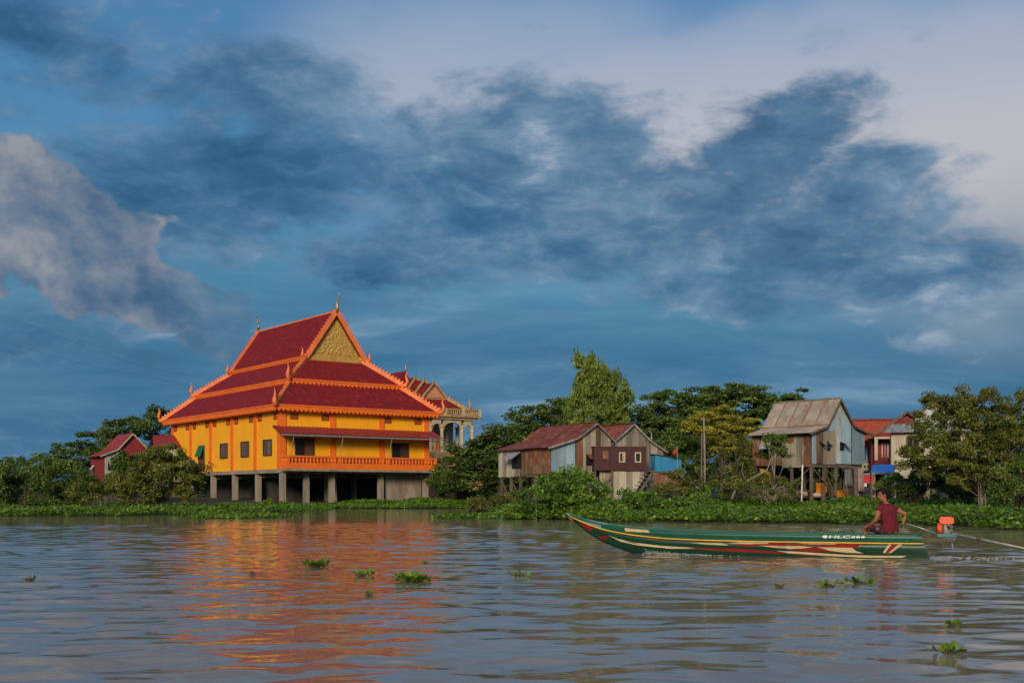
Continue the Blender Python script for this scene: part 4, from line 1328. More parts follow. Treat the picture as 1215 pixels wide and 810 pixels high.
def tile_house():
    Y = 110.0
    x0, x1 = X(1006, Y), X(1078, Y)
    T = thing('tiled_house', 'house with orange red tiled roof and teal walls behind the tin house', 'house', (x0, Y, 0), math.radians(-10))
    w = x1 - x0
    zf = 3.9
    MB().box(0, w, 0, 6, zf - .3, zf).build('floor', M['concrete'], T)
    MB().box(.1, w - .1, .9, 6, zf + .004, 6.0).build('wall', M['teal'], T)
    for x in (.3, 1.3, 1.7):
        MB().box(x - .08, x + .08, .1, .26, zf, 6.0).build('porch_post', M['tinblue'], T)
    MB().box(.0, w, .05, .2, 5.85, 6.05).build('porch_beam', M['cream'], T)
    MB().box(.2, 2.1, .06, .16, zf + .25, zf + .42).build('porch_rail', M['yellowpaint'], T)
    make_window(T, (1.0, .9, 4.6), .7, 1.2, 'x', 2, mats=('glass', 'glass'))
    # roof of tile courses (each course a step)
    def tile_roof(e, r, xa, xb, mat):
        n = 9
        mb = MB()
        for i in range(n):
            f0, f1 = i / n, (i + 1) / n
            ya, za = e[0] + (r[0] - e[0]) * f0, e[1] + (r[1] - e[1]) * f0
            yb, zb = e[0] + (r[0] - e[0]) * f1, e[1] + (r[1] - e[1]) * f1
            k = 40
            for j in range(k):
                p0, p1 = xa + (xb - xa) * j / k, xa + (xb - xa) * (j + 1) / k
                hz = .05 + RNG.uniform(-.012, .012)
                mb.add([(p0, ya, za + hz), (p1 - .01, ya, za + hz), (p1 - .01, yb, zb + .01), (p0, yb, zb + .01), (p0, ya, za - .02), (p1 - .01, ya, za - .02)],
                       [(0, 1, 2, 3), (4, 5, 1, 0)])
        o = mb.build('roof_tiles', mat, T)
        o['kind'] = 'stuff'
    tile_roof((-.4, 5.95), (3.0, 8.5), -.4, w + .2, M['tileroof'])
    tile_roof((6.4, 5.95), (3.0, 8.5), -.4, w + .2, M['tileroof'])
    MB().beam((-.4, 3.0, 8.58), (w + .2, 3.0, 8.58), .3, .16).build('ridge_cap', M['darkred'], T)
    MB().prism([(0, .95, 6.0), (0, 5.9, 6.0), (0, 3.0, 8.4)], (.12, 0, 0)).build('gable_wall', M['cream'], T)
    posts(T, [(x, y) for x in (.3, w / 2, w - .3) for y in (.4, 3, 5.6)], 0, zf - .3, .16, 'concrete')
    # gabled front wing
    Y2 = 105.0
    xa, xb, xp = X(1031, Y2), X(1116, Y2), X(1074, Y2)
    G = thing('gabled_wing', 'dark red gable wing with cream portal in front of the tiled roof', 'house', (xa, Y2, 0), math.radians(-13))
    h = xb - xa
    za, zp = Z(519, Y2), Z(489, Y2)
    MB().prism([(.5, 0, za + .05), (h - .5, 0, za + .05), (h / 2, 0, zp - .25)], (0, .15, 0)).build('gable_panel', M['darkred'], G)
    for e0, mt in (((0, za), 'tileroof'), ((h, za), 'tileroof')):
        roof_sheets(G, (h / 2, -.4, zp), (h / 2, 5, zp), (e0[0], -.4, e0[1]), (e0[0], 5, e0[1]), [mt], .9, seed=91)
    for e0 in (0, h):
        MB().beam((e0, -.42, za - .05), (h / 2, -.42, zp - .05), .08, .2).build('bargeboard', M['post'], G)
    for x in (.62, 2.05):
        MB().box(x - .14, x + .14, -.05, .2, Z(546, Y2), za - .12).build('portal_post', M['cream'], G)
    MB().box(.45, 2.25, -.06, .21, za - .12, za + .06).build('portal_lintel', M['cream'], G)
    MB().box(.5, .76, -.08, .22, Z(551, Y2), Z(546, Y2)).build('portal_foot', M['darkred'], G)
    MB().box(.3, h - .3, 1.5, 5, 3.4, za).build('wall', M['darkred'], G)
    for k, x in enumerate((1.25, 1.5, 1.75)):
        MB().box(x - .05, x + .05, 1.38, 1.46, 4.7, za - .15).build('curtain', M['cream'] if k != 1 else pm('lilac_cloth', (.3, .16, .33), None, 3, .9), G)
    MB().box(.2, h - .2, -.2, 5, 3.2, 3.4).build('floor', M['concrete'], G)
    posts(G, [(x, y) for x in (.4, h - .4) for y in (.2, 4.6)], 0, 3.2, .15, 'concrete')
    # cream house with grey roof behind the tree
    Y3 = 97.0
    xa = X(1058, Y3)
    W_ = thing('cream_house', 'cream walled house with grey roof half hidden by the riverside tree', 'house', (xa, Y3, 0), math.radians(-17))
    w = X(1140, Y3) - xa
    z0, z1 = 2.9, Z(513, Y3)
    sheet_wall(W_, (0, 0), (w, 0), z0, lambda u: z1, ['palewall'], .72, 'board', seed=95)
    sheet_wall(W_, (0, 5), (0, 0), z0, lambda u: z1, ['palewall'], 1.0, 'board', seed=96)
    make_window(W_, (1.65, -.04, Z(542, Y3)), 1.0, 1.65, 'x', 2, mats=('glass', 'glass'))
    make_window(W_, (4.1, -.04, Z(542, Y3)), 1.0, 1.65, 'x', 2, mats=('glass', 'glass'))
    zr = Z(502, Y3)
    roof_sheets(W_, (.1, 1.4, zr), (w, 1.4, zr), (-.75, -.6, z1 - .02), (w + .5, -.6, z1 - .02), ['tin'], .95, seed=97)
    zt = Z(473, Y3)
    ga, gb = 1.7, 5.3
    gx = (ga + gb) / 2
    sheet_wall(W_, (ga + .2, 1.5), (gb - .2, 1.5), z1, lerp_top([(0, zr + .5), (gx - ga - .2, zt), (gb - ga - .4, zr + .5)]), ['tin'], .8, 'corr', seed=98)
    for e0 in (ga, gb):
        roof_sheets(W_, (gx, 1.2, zt + .1), (gx, 5, zt + .1), (e0, 1.2, zr + .3), (e0, 5, zr + .3), ['tin'], .95, seed=99)
    MB().box(0, w, 0, 5, z0 - .2, z0 - .002).build('floor', M['concrete'], W_)
    posts(W_, [(x, y) for x in (.2, w / 2, w - .2) for y in (.2, 4.6)], 0, z0 - .2, .14, 'concrete')
    # blue tarpaulin canopy and red cart
    Y4 = 86.0
    xa = X(1033, Y4)
    t_ = thing('tarp_canopy', 'bright blue tarpaulin canopy between the tin house and the bush', 'canopy', (xa, Y4, 0), 0)
    vs, n = [], 10
    for i in range(n + 1):
        f = i / n
        sag = .10 * math.sin(f * math.pi * 3) ** 2
        for j in range(4):
            vs.append((f * 1.75 + .16 * j, j * .28, 3.0 + .2 * j - sag * .5))
    MB().add(vs, [(i * 4 + j, (i + 1) * 4 + j, (i + 1) * 4 + j + 1, i * 4 + j + 1) for i in range(n) for j in range(3)]).build('tarpaulin', M['tarp'], t_, True)
    posts(t_, [(.1, .05), (1.7, .05), (.5, 1.6), (2.1, 1.6)], -.2, 3.06, .04, name='pole')
    Y5 = 94.0
    c = thing('red_cart', 'red cart with yellow upright standing under the teal porch', 'cart', (X(1024, Y5), Y5, 0), 0)
    MB().box(0, .85, 0, .7, Z(573, Y5), Z(563, Y5)).build('body', M['red'], c)
    MB().box(-.05, .9, -.05, .75, Z(563, Y5), Z(561, Y5)).build('lid', M['teal'], c)
    MB().box(0, .3, .0, .6, Z(577, Y5), Z(573, Y5) - .003).build('base', M['white'], c)
    MB().beam((-.02, 0, .5), (-.02, 0, Z(546, Y5)), .09).build('upright', M['yellowpaint'], c)
    for x in (.15, .7):
        MB().tube([(x, -.06, 1.55), (x, .0, 1.55)], .28, 12).build('wheel', M['black'], c)


house_a()
house_b()
house_r()
red_house()
tile_house()


def village_bits():
    Y = 93.0
    for px, top, r, lab in ((832, 513, .075, 'shorter grey timber pole beside the taller pale pole'), (836, 494.5, .085, 'tall pale timber utility pole behind the scrubby tree')):
        p = thing('utility_pole', lab, 'pole', (X(px, Y), Y, 0), 0, 'utility poles')
        zt = Z(top, Y)
        MB().tube([(0, 0, -.3), (.02, 0, zt * .5), (-.06 if r > .08 else .05, 0, zt)], [r * 1.15, r, r * .8], 8).build('shaft', M['palebark'] if r > .08 else M['post'], p, True)
        if r > .08:
            MB().beam((-.35, 0, zt - .25), (.35, 0, zt - .25), .05, .06).build('crossarm', M['post'], p)
    f = thing('red_flag', 'small red flag on a thin pole above the blue shed', 'flag', (X(803.5, 100), 100, 0), 0)
    MB().tube([(0, 0, 2), (0, 0, Z(529, 100))], .02, 6).build('pole', M['steel'], f)
    vs = []
    for i in range(7):
        for j in range(4):
            vs.append((-.06 * i, .05 * math.sin(i * 1.1 + j * .3), Z(531, 100) - .11 * j - .05 * i))
    MB().add(vs, [(i * 4 + j, (i + 1) * 4 + j, (i + 1) * 4 + j + 1, i * 4 + j + 1) for i in range(6) for j in range(3)]).build('cloth', M['red'], f, True)
    a = MB().tube([(0, 0, 2), (0, 0, Z(513, 104)), (-.25, 0, Z(511.5, 104))], .025, 6).build('antenna_pole', M['white'], None)
    a.location = (X(773, 104), 104, 0)
    tag(a, 'thin white hooked pole above the right eave of the board house', 'pole')
    # overhead wires
    for lab, pts in (('upper overhead wire sagging across the hall roof', [(-260, 300, 118), (0, 374, 112), (180, 437, 108), (430, 473, 104), (568, 496, 100), (660, 506, 97), (835, 497, 93)]),
                     ('lower overhead wire sagging across the hall roof', [(-260, 330, 118), (0, 405, 112), (180, 449, 108), (430, 483, 104), (568, 503, 100), (660, 511, 97), (833, 515, 93)])):
        P = [Vector((X(px, Yw), Yw, Z(py, Yw))) for px, py, Yw in pts]
        Q = []
        for i in range(len(P) - 1):
            a0, a1, a2, a3 = P[max(i - 1, 0)], P[i], P[i + 1], P[min(i + 2, len(P) - 1)]
            for k in range(6):
                u = k / 6
                Q.append(.5 * ((2 * a1) + (a2 - a0) * u + (2 * a0 - 5 * a1 + 4 * a2 - a3) * u * u + (-a0 + 3 * a1 - 3 * a2 + a3) * u ** 3))
        Q.append(P[-1])
        tag(MB().tube(Q, .007, 5).build('overhead_wire', M['black'], None), lab, 'wire', 'overhead wires')
    # blue barrel floating at the waterline
    Yb = 69.0
    b = thing('blue_barrel', 'blue plastic barrel floating beside the low river bushes', 'barrel', (X(592, Yb), Yb, .12), math.radians(20))
    mb = MB().lathe([(.2, -.42), (.28, -.38), (.29, -.2), (.27, -.16), (.27, .16), (.29, .2), (.28, .38), (.2, .42)], seg=14)
    o = mb.build('body', pm('dark_blue_plastic', (.01, .06, .2), None, 3, .4), b, True)
    o.rotation_euler = (math.pi / 2, 0, 0)
    o2 = MB().lathe([(.05, 0), (.05, .04)], seg=8).build('bung', M['black'], b)
    o2.location = (.1, -.43, .1)
    o2.rotation_euler = (math.pi / 2, 0, 0)


village_bits()
# ------------------------------------------------------------------ plants
L_ = {
    'deep': leaf_mat('leaf_deep_green', (0.028, 0.054, 0.010), (0.122, 0.186, 0.031), (0.243, 0.282, 0.051)),
    'mid': leaf_mat('leaf_mid_green', (0.031, 0.064, 0.013), (0.134, 0.198, 0.033), (0.243, 0.269, 0.051)),
    'olive': leaf_mat('leaf_olive', (0.049, 0.064, 0.013), (0.192, 0.198, 0.036), (0.307, 0.282, 0.058)),
    'yellow': leaf_mat('leaf_yellow_green', (0.166, 0.154, 0.018), (0.461, 0.397, 0.038), (0.589, 0.474, 0.051)),
    'bright': leaf_mat('leaf_bright_green', (0.028, 0.074, 0.013), (0.154, 0.269, 0.031), (0.320, 0.397, 0.064)),
    'feather': leaf_mat('leaf_feathery', (0.070, 0.109, 0.018), (0.230, 0.294, 0.051), (0.358, 0.384, 0.077)),
    'grey': leaf_mat('leaf_dry', (0.064, 0.058, 0.036), (0.166, 0.141, 0.083), (0.230, 0.198, 0.122)),
}


def leaf_cloud(cent, dirs, length, width, rng, tint, fold=.12):
    """diamond leaves: arrays of centres and pointing directions -> vertices, quad faces, tint"""
    n = len(cent)
    d = dirs / np.linalg.norm(dirs, axis=1, keepdims=True)
    r = rng.normal(size=(n, 3))
    s = np.cross(d, r)
    s /= np.linalg.norm(s, axis=1, keepdims=True) + 1e-9
    nn = np.cross(s, d)
    ln = (length * np.exp(rng.normal(-.08, .38, n)))[:, None]
    wd = (width * rng.uniform(.7, 1.25, n))[:, None]
    a = cent - d * ln * .5
    b = cent + s * wd * .5 + nn * ln * fold
    c = cent + d * ln * .5
    e = cent - s * wd * .5 + nn * ln * fold
    V = np.stack([a, b, c, e], 1).reshape(-1, 3)
    Fq = np.arange(4 * n).reshape(n, 4)
    return V, Fq, np.repeat(tint, 4)


def plant(name, label, cat, Y, lobes, mat, leaf=(.30, .17), lai=4.0, base=None, seed=1, style='round', bark='bark', trunk=.16, clump=.8, group=None, limbs=9, multi=1, gap=.12, depth=.9):
    """a tree or bush: leaf clumps spread through lobes (px, py, rx, ry at distance Y), carried by a trunk with limbs"""
    rng = np.random.default_rng(seed)
    s = Y / F
    bx = base if base is not None else sum(l[0] * l[2] for l in lobes) / sum(l[2] for l in lobes)
    ox, oy = X(bx, Y), Y
    oz = max(gz(ox, oy), -.35)
    T = thing(name, label, cat, (ox, oy, oz), 0, group)
    CC, CR = [], []
    for l in lobes:
        c = np.array([X(l[0], Y) - ox, (l[4] if len(l) > 4 else 0), Z(l[1], Y) - oz])
        R = np.array([l[2] * s, l[2] * s * depth, l[3] * s])
        k = max(5, int(3.0 * R[0] * R[2] / (clump * clump)))
        u = rng.normal(size=(k, 3))
        u /= np.linalg.norm(u, axis=1, keepdims=True)
        rad = rng.uniform(.15, 1.0, (k, 1)) ** .42 * rng.uniform(.82, 1.08, (k, 1))
        p = c + u * rad * R
        ok = rng.uniform(size=k) > gap
        CC.append(p[ok])
        CR.append(np.full(ok.sum(), math.pi * R[0] * R[2] / max(1, ok.sum())))
    C = np.concatenate(CC)
    A = np.concatenate(CR)
    keep = C[:, 2] > -.2
    C, A = C[keep], A[keep]
    # leaves
    area = .5 * leaf[0] * leaf[1]
    cnt = np.maximum(4, (A * lai / area * rng.uniform(.55, 1.4, len(C)))).astype(int)
    idx = np.repeat(np.arange(len(C)), cnt)
    n = len(idx)
    crad = clump * rng.uniform(.55, 1.25, len(C))
    g = rng.normal(size=(n, 3))
    g /= np.linalg.norm(g, axis=1, keepdims=True)
    g *= rng.uniform(0, 1, (n, 1)) ** .5
    if style == 'layer':
        sc = np.array([1.35, 1.35, .34])
    elif style == 'broad':
        sc = np.array([1.2, 1.2, .5])
    elif style == 'feather':
        sc = np.array([.75, .75, 1.25])
    else:
        sc = np.array([1.0, 1.0, .72])
    P = C[idx] + g * crad[idx][:, None] * sc
    if style == 'feather':
        D = rng.normal(size=(n, 3)) * .45 + np.array([0, 0, -1.0])
        P[:, 2] -= (g[:, 0] ** 2 + g[:, 1] ** 2) * crad[idx] * .5
    elif style in ('layer', 'broad'):
        D = rng.normal(size=(n, 3)) * np.array([1, 1, .35]) + g * .5
    else:
        D = rng.normal(size=(n, 3)) * .8 + g * .9 + np.array([0, 0, .15])
    tint = np.clip(rng.uniform(0, .55, len(C))[idx] + rng.beta(1.6, 3.0, n) * .7, 0, 1)
    ok = P[:, 2] > -.15
    V, Fq, tt = leaf_cloud(P[ok], D[ok], leaf[0], leaf[1], rng, tint[ok])
    np_mesh('crown' if cat == 'tree' else 'foliage', V, Fq, L_[mat], T, tt)
    # trunk and limbs
    rg = random.Random(seed)
    mb = MB()
    top = Vector(C.mean(0))
    for m_ in range(multi):
        st = Vector((rg.uniform(-.25, .25) * (multi > 1), rg.uniform(-.25, .25) * (multi > 1), -.25))
        lean = Vector((rg.uniform(-.5, .5) * (multi > 1) * 2, 0, 0))
        fork = st.lerp(top + lean, .55)
        kn = [st, st.lerp(fork, .5) + Vector((rg.uniform(-.15, .15), rg.uniform(-.15, .15), 0)), fork, fork.lerp(top + lean, .7)]
        mb.tube(kn, [trunk * 1.25, trunk, trunk * .8, trunk * .45], 7)
        pick = rg.sample(range(len(C)), min(limbs, len(C)))
        for i in pick:
            tgt = Vector(C[i])
            st2 = kn[1].lerp(fork, rg.uniform(.2, 1.0))
            md = st2.lerp(tgt, .5) + Vector((rg.uniform(-.2, .2), rg.uniform(-.2, .2), .12 * (tgt - st2).length))
            mb.tube([st2, md, tgt], [trunk * .5, trunk * .32, trunk * .10], 5)
    mb.build('trunk' if cat == 'tree' else 'stem', M[bark], T, True)
    return T


def far_wood():
    """the low wood far behind everything, one dark mass"""
    rng = np.random.default_rng(77)
    n = 52000
    x = rng.uniform(-130, 150, n)
    y = rng.uniform(172, 186, n)
    top = 2.2 + 1.2 * np.sin(x * .23 + 1) * np.sin(x * .071) + .7 * np.sin(x * .9) + .5 * np.sin(x * 2.1 + y)
    z = .6 + rng.uniform(0, 1, n) ** .8 * np.maximum(top, 1.0) * 1.35
    tint = np.clip(rng.beta(2, 3, n), 0, 1)
    V, Fq, T = leaf_cloud(np.stack([x, y, z], 1), rng.normal(size=(n, 3)), .62, .4, rng, tint)
    tag(np_mesh('far_wood', V, Fq, L_['deep'], None, T), 'low dark wood far behind the village', 'wood', kind='stuff')


def all_plants():
    # left bank
    plant('broad_tree', 'broad dark tree rising behind the red house at the left', 'tree', 168,
          [(178, 503, 34, 20), (142, 510, 34, 18), (194, 491, 18, 12), (115, 524, 30, 20), (88, 538, 32, 18), (58, 553, 32, 16), (165, 545, 56, 28), (196, 540, 30, 34), (120, 560, 60, 26), (20, 572, 40, 18)], 'deep', (.42, .24), 5.0, 150, 1, 'broad', trunk=.3, clump=1.1, gap=.05)
    plant('riverside_bush', 'dark rounded bush at the far left edge above the water plants', 'bush', 92,
          [(28, 573, 48, 26), (-20, 568, 40, 28), (75, 574, 34, 24)], 'deep', (.22, .13), 4.6, 25, 2, clump=.6, multi=3, trunk=.08)
    plant('riverside_bush', 'dark bush in front of the red house, below its wall', 'bush', 97,
          [(112, 580, 30, 17), (80, 563, 26, 16), (20, 556, 30, 14), (55, 556, 22, 13)], 'deep', (.22, .13), 4.6, 90, 3, clump=.6, multi=3, trunk=.08)
    plant('riverside_bush', 'tall olive bush between the red house and the hall stilts', 'bush', 90,
          [(195, 563, 46, 34), (224, 572, 26, 28), (160, 572, 32, 28), (188, 543, 28, 18), (205, 550, 24, 20), (130, 580, 26, 18), (100, 585, 26, 14)], 'olive', (.20, .12), 4.8, 195, 4, clump=.55, multi=4, trunk=.09)
    plant('riverside_bush', 'dark green bush hiding the right half of the red house', 'bush', 100,
          [(152, 545, 18, 20), (140, 566, 20, 22), (168, 560, 18, 20)], 'deep', (.22, .13), 4.6, 150, 5, clump=.6, multi=2, trunk=.08)
    # between the hall and the stilt house
    plant('spreading_tree', 'dark spreading tree between the cream pavilion and the stilt house', 'tree', 122,
          [(642, 500, 40, 20), (612, 513, 40, 20), (592, 530, 42, 22), (572, 548, 38, 24), (662, 488, 24, 16), (555, 562, 40, 26), (600, 562, 46, 30), (680, 490, 22, 18), (545, 540, 20, 14), (650, 520, 50, 24), (620, 545, 60, 30)], 'deep', (.36, .22), 4.8, 590, 6, 'broad', trunk=.3, clump=1.0, gap=.06)
    plant('hall_side_bush', 'dark scrub filling the gap right of the hall stilts', 'bush', 128,
          [(535, 572, 28, 20), (560, 578, 30, 18), (520, 575, 14, 14)], 'deep', (.28, .17), 4.6, 540, 7, clump=.7, multi=3, trunk=.08)
    plant('feathery_tree', 'tall feathery pale green tree standing above the red roofs', 'tree', 112,
          [(698, 432, 14, 14), (714, 444, 22, 18), (722, 466, 28, 22), (700, 460, 20, 20), (718, 492, 32, 20), (690, 488, 20, 20), (700, 512, 34, 18), (730, 478, 18, 20), (696, 442, 12, 12), (684, 486, 16, 16), (690, 425, 9, 9), (706, 450, 24, 20), (734, 468, 20, 22), (688, 468, 16, 18)], 'feather', (.32, .12), 4.4, 712, 8, 'feather', trunk=.2, clump=.66, limbs=14, gap=.08)
    plant('dense_tree', 'dense dark tree to the right of the feathery tree', 'tree', 124,
          [(785, 486, 38, 22), (760, 500, 34, 24), (810, 492, 40, 28), (775, 522, 54, 28), (830, 515, 44, 34), (735, 512, 32, 24), (820, 475, 22, 12)], 'mid', (.34, .21), 5.0, 790, 9, 'broad', trunk=.28, clump=.95, gap=.05)
    plant('flat_topped_tree', 'flat topped dark tree behind the tin stilt house roof', 'tree', 128,
          [(872, 466, 42, 13), (842, 472, 36, 15), (905, 470, 40, 13), (945, 470, 30, 8), (880, 486, 56, 22), (850, 496, 50, 24), (915, 486, 36, 16), (870, 515, 66, 28), (830, 500, 40, 26)], 'deep', (.40, .24), 5.0, 868, 10, 'layer', gap=.05, trunk=.3, clump=.95)
    plant('yellow_green_tree', 'yellow green tree crown behind the pale utility pole', 'tree', 104,
          [(850, 491, 30, 13), (832, 502, 22, 14), (872, 502, 26, 14), (893, 511, 16, 10), (850, 513, 38, 13), (862, 527, 30, 10)], 'yellow', (.26, .15), 4.0, 855, 11, 'layer', trunk=.14, clump=.6)
    plant('hanging_shrub', 'dark green understorey below the yellow green tree', 'bush', 108,
          [(815, 548, 34, 28), (860, 545, 40, 28), (895, 550, 26, 30), (800, 530, 30, 20)], 'deep', (.28, .17), 4.6, 840, 12, clump=.75, multi=3, trunk=.1)
    plant('scrubby_tree', 'scrubby half bare tree with pale branches left of the tin house', 'tree', 87,
          [(868, 553, 22, 26), (880, 530, 14, 16), (858, 575, 24, 16), (893, 575, 16, 16), (905, 540, 8, 10)], 'olive', (.17, .09), 3.2, 872, 13, clump=.5, bark='bark', trunk=.07, multi=3, limbs=14, gap=.35)
    plant('young_tree', 'young green tree growing against the tin house front wall', 'tree', 85,
          [(922, 528, 13, 15), (930, 538, 9, 9), (915, 522, 9, 9)], 'mid', (.16, .09), 3.6, 915, 14, clump=.36, bark='palebark', trunk=.06, limbs=7)
    plant('dry_scrub', 'dry brown scrub at the foot of the tin house stilts', 'bush', 84,
          [(918, 575, 20, 16), (890, 580, 18, 12), (940, 580, 12, 10)], 'olive', (.14, .07), 2.4, 912, 15, clump=.42, bark='palebark', trunk=.045, multi=5, limbs=12, gap=.3)
    plant('garden_bush', 'small olive bush in front of the blue shed', 'bush', 88,
          [(803, 570, 20, 14), (820, 578, 20, 12), (790, 580, 14, 10)], 'olive', (.18, .10), 3.8, 805, 16, clump=.45, multi=3, trunk=.05)
    b = MB().tube([Vector((X(px, 84), 84 + dy, Z(py, 84))) for px, py, dy in ((868, 592, 0), (874, 578, .1), (886, 571, .2), (900, 563, .1), (910, 558, 0), (914, 546, -.1), (921, 538, -.1))], [.09, .08, .065, .055, .05, .035, .02], 7)
    b.tube([Vector((X(px, 84), 84, Z(py, 84))) for px, py in ((886, 571), (880, 560), (882, 548))], [.05, .035, .015], 6)
    tag(b.build('bare_branch', M['palebark'], None, True), 'bare pale crooked branch leaning in front of the tin house stilts', 'branch')
    # near riverside bushes
    plant('river_bush', 'big leafy bright green bush at the water below the maroon room', 'bush', 64,
          [(662, 586, 44, 30), (700, 592, 44, 26), (640, 598, 34, 18), (676, 570, 26, 16), (735, 600, 34, 18), (612, 604, 16, 12), (690, 608, 70, 12)], 'bright', (.19, .12), 4.4, 672, 17, clump=.46, multi=5, trunk=.05, limbs=12)
    plant('river_bush', 'low yellowish round bush standing in the water left of the blue barrel', 'bush', 71,
          [(563, 598, 16, 12), (572, 600, 14, 10)], 'olive', (.13, .08), 4.6, 565, 18, clump=.34, multi=4, trunk=.04)
    plant('river_bush', 'low scrub behind the blue barrel', 'bush', 74,
          [(592, 596, 16, 9), (605, 592, 14, 10), (582, 594, 12, 8)], 'olive', (.13, .08), 4.2, 594, 19, clump=.34, multi=4, trunk=.04)
    plant('vine_mound', 'bright green vine covered mound right of the big river bush', 'bush', 70,
          [(843, 588, 14, 14), (820, 594, 24, 10), (790, 596, 34, 10), (765, 594, 20, 12)], 'bright', (.17, .14), 4.2, 810, 20, clump=.42, multi=4, trunk=.04)
    # right bank
    plant('riverside_tree', 'large olive green tree with pale forked trunk at the right edge', 'tree', 74,
          [(1110, 480, 20, 18), (1145, 474, 26, 16), (1090, 497, 14, 14), (1175, 478, 26, 16), (1205, 480, 22, 18), (1130, 505, 40, 22), (1180, 508, 40, 26), (1100, 535, 32, 26), (1150, 535, 40, 20), (1205, 530, 30, 26), (1230, 500, 30, 30), (1120, 560, 40, 20), (1095, 515, 16, 14), (1165, 560, 60, 24), (1080, 545, 20, 20), (1160, 490, 50, 22), (1210, 560, 30, 24), (1120, 540, 44, 30, -1.0), (1180, 545, 44, 30, -1.0)], 'olive', (.19, .10), 3.5, 1168, 21, clump=.46, bark='palebark', trunk=.06, multi=4, limbs=10, gap=.22)
    plant('riverside_bush', 'dark leafy bush below the blue tarpaulin', 'bush', 78,
          [(1075, 572, 30, 16), (1100, 570, 26, 22), (1055, 578, 16, 12)], 'deep', (.17, .10), 4.6, 1080, 22, clump=.45, multi=4, trunk=.05)
    plant('riverside_bush', 'thick bush at the right edge above the water plants', 'bush', 66,
          [(1205, 572, 28, 22), (1235, 560, 34, 34), (1190, 586, 18, 12)], 'mid', (.17, .10), 4.6, 1205, 23, clump=.45, multi=4, trunk=.05)
    plant('riverside_bush', 'dark shaded bush under the forked riverside tree', 'bush', 80,
          [(1140, 575, 34, 18), (1180, 572, 26, 20)], 'deep', (.17, .10), 4.6, 1150, 24, clump=.45, multi=3, trunk=.05)
    # beyond the frame on both sides, so that the bank goes on
    plant('riverside_bush', 'broad bush on the bank beyond the left edge of the picture', 'bush', 96,
          [(-90, 566, 60, 32), (-170, 570, 60, 28), (-260, 566, 70, 30)], 'deep', (.26, .15), 4.0, -150, 25, clump=.8, multi=4, trunk=.1)
    plant('riverside_tree', 'dark tree on the bank beyond the right edge of the picture', 'tree', 84,
          [(1310, 500, 50, 40), (1370, 520, 60, 44), (1330, 550, 70, 30)], 'deep', (.24, .14), 4.0, 1330, 26, clump=.75, trunk=.2)
    far_wood()
    # distant tree line closing the view between the things
    k = 40
    for px, py, rx, ry, Y, lab in ((-60, 575, 90, 20, 190, 'far dark tree beyond the left bushes'), (735, 535, 60, 30, 150, 'far dark tree behind the board house'), (960, 540, 70, 24, 150, 'far dark tree behind the tin house stilts'),
                                   (1010, 566, 50, 18, 118, 'low dark tree behind the red cart'), (1150, 530, 80, 36, 130, 'dark tree closing the bank behind the cream house'), (470, 560, 90, 20, 190, 'far dark tree behind the hall stilts'), (600, 545, 50, 24, 150, 'far dark tree behind the stilt house')):
        plant('backdrop_tree', lab, 'tree', Y, [(px, py, rx, ry), (px - rx * .5, py + 8, rx * .6, ry), (px + rx * .5, py + 6, rx * .6, ry)], 'deep', (.5, .3), 4.2, px, k, 'round', trunk=.25, clump=1.2)
        k += 1


all_plants()


# ------------------------------------------------------------------ water hyacinth
HY = leaf_mat('water_hyacinth_leaf', (.034, .085, .008), (.17, .275, .022), (.36, .42, .08), .22, .5)


def paddles(P, D, size, rng, tint, stalk=True):
    """rounded hyacinth leaves: two quads folded on the midrib, each on a thin stalk; n*(6+4) verts"""
    n = len(P)
    d = D / np.linalg.norm(D, axis=1, keepdims=True)
    h = np.stack([-d[:, 1], d[:, 0], np.zeros(n)], 1) + rng.normal(size=(n, 3)) * .25
    s = h / (np.linalg.norm(h, axis=1, keepdims=True) + 1e-9)
    nn = np.cross(s, d)
    L = (size * rng.uniform(.7, 1.3, n))[:, None]
    w = L * .44
    a, c = P, P + d * L
    l1, l2 = P + d * L * .22 + s * w + nn * L * .12, P + d * L * .72 + s * w * .85 + nn * L * .14
    r1, r2 = P + d * L * .22 - s * w + nn * L * .12, P + d * L * .72 - s * w * .85 + nn * L * .14
    V = np.stack([a, l1, l2, c, r2, r1], 1).reshape(-1, 3)
    b = np.arange(n)[:, None] * 6
    Fq = np.concatenate([b + np.array([[0, 3, 2, 1]]), b + np.array([[0, 5, 4, 3]])])
    T = np.repeat(tint, 6)
    if stalk:
        o = len(V)
        root = P - d * 0.0
        foot = P.copy()
        foot[:, 2] = -.02
        foot[:, :2] -= d[:, :2] * L * .6
        sw = L * .06
        V2 = np.stack([foot - s * sw, foot + s * sw, root + s * sw, root - s * sw], 1).reshape(-1, 3)
        F2 = o + np.arange(4 * n).reshape(n, 4)
        V = np.concatenate([V, V2])
        Fq = np.concatenate([Fq, F2])
        T = np.concatenate([T, np.repeat(tint * .6, 4)])
    return V, Fq, T


def in_poly(px, py, poly):
    r = np.zeros(len(px), bool)
    j = len(poly) - 1
    for i in range(len(poly)):
        xi, yi = poly[i]
        xj, yj = poly[j]
        c = ((yi > py) != (yj > py)) & (px < (xj - xi) * (py - yi) / (yj - yi + 1e-12) + xi)
        r ^= c
        j = i
    return r


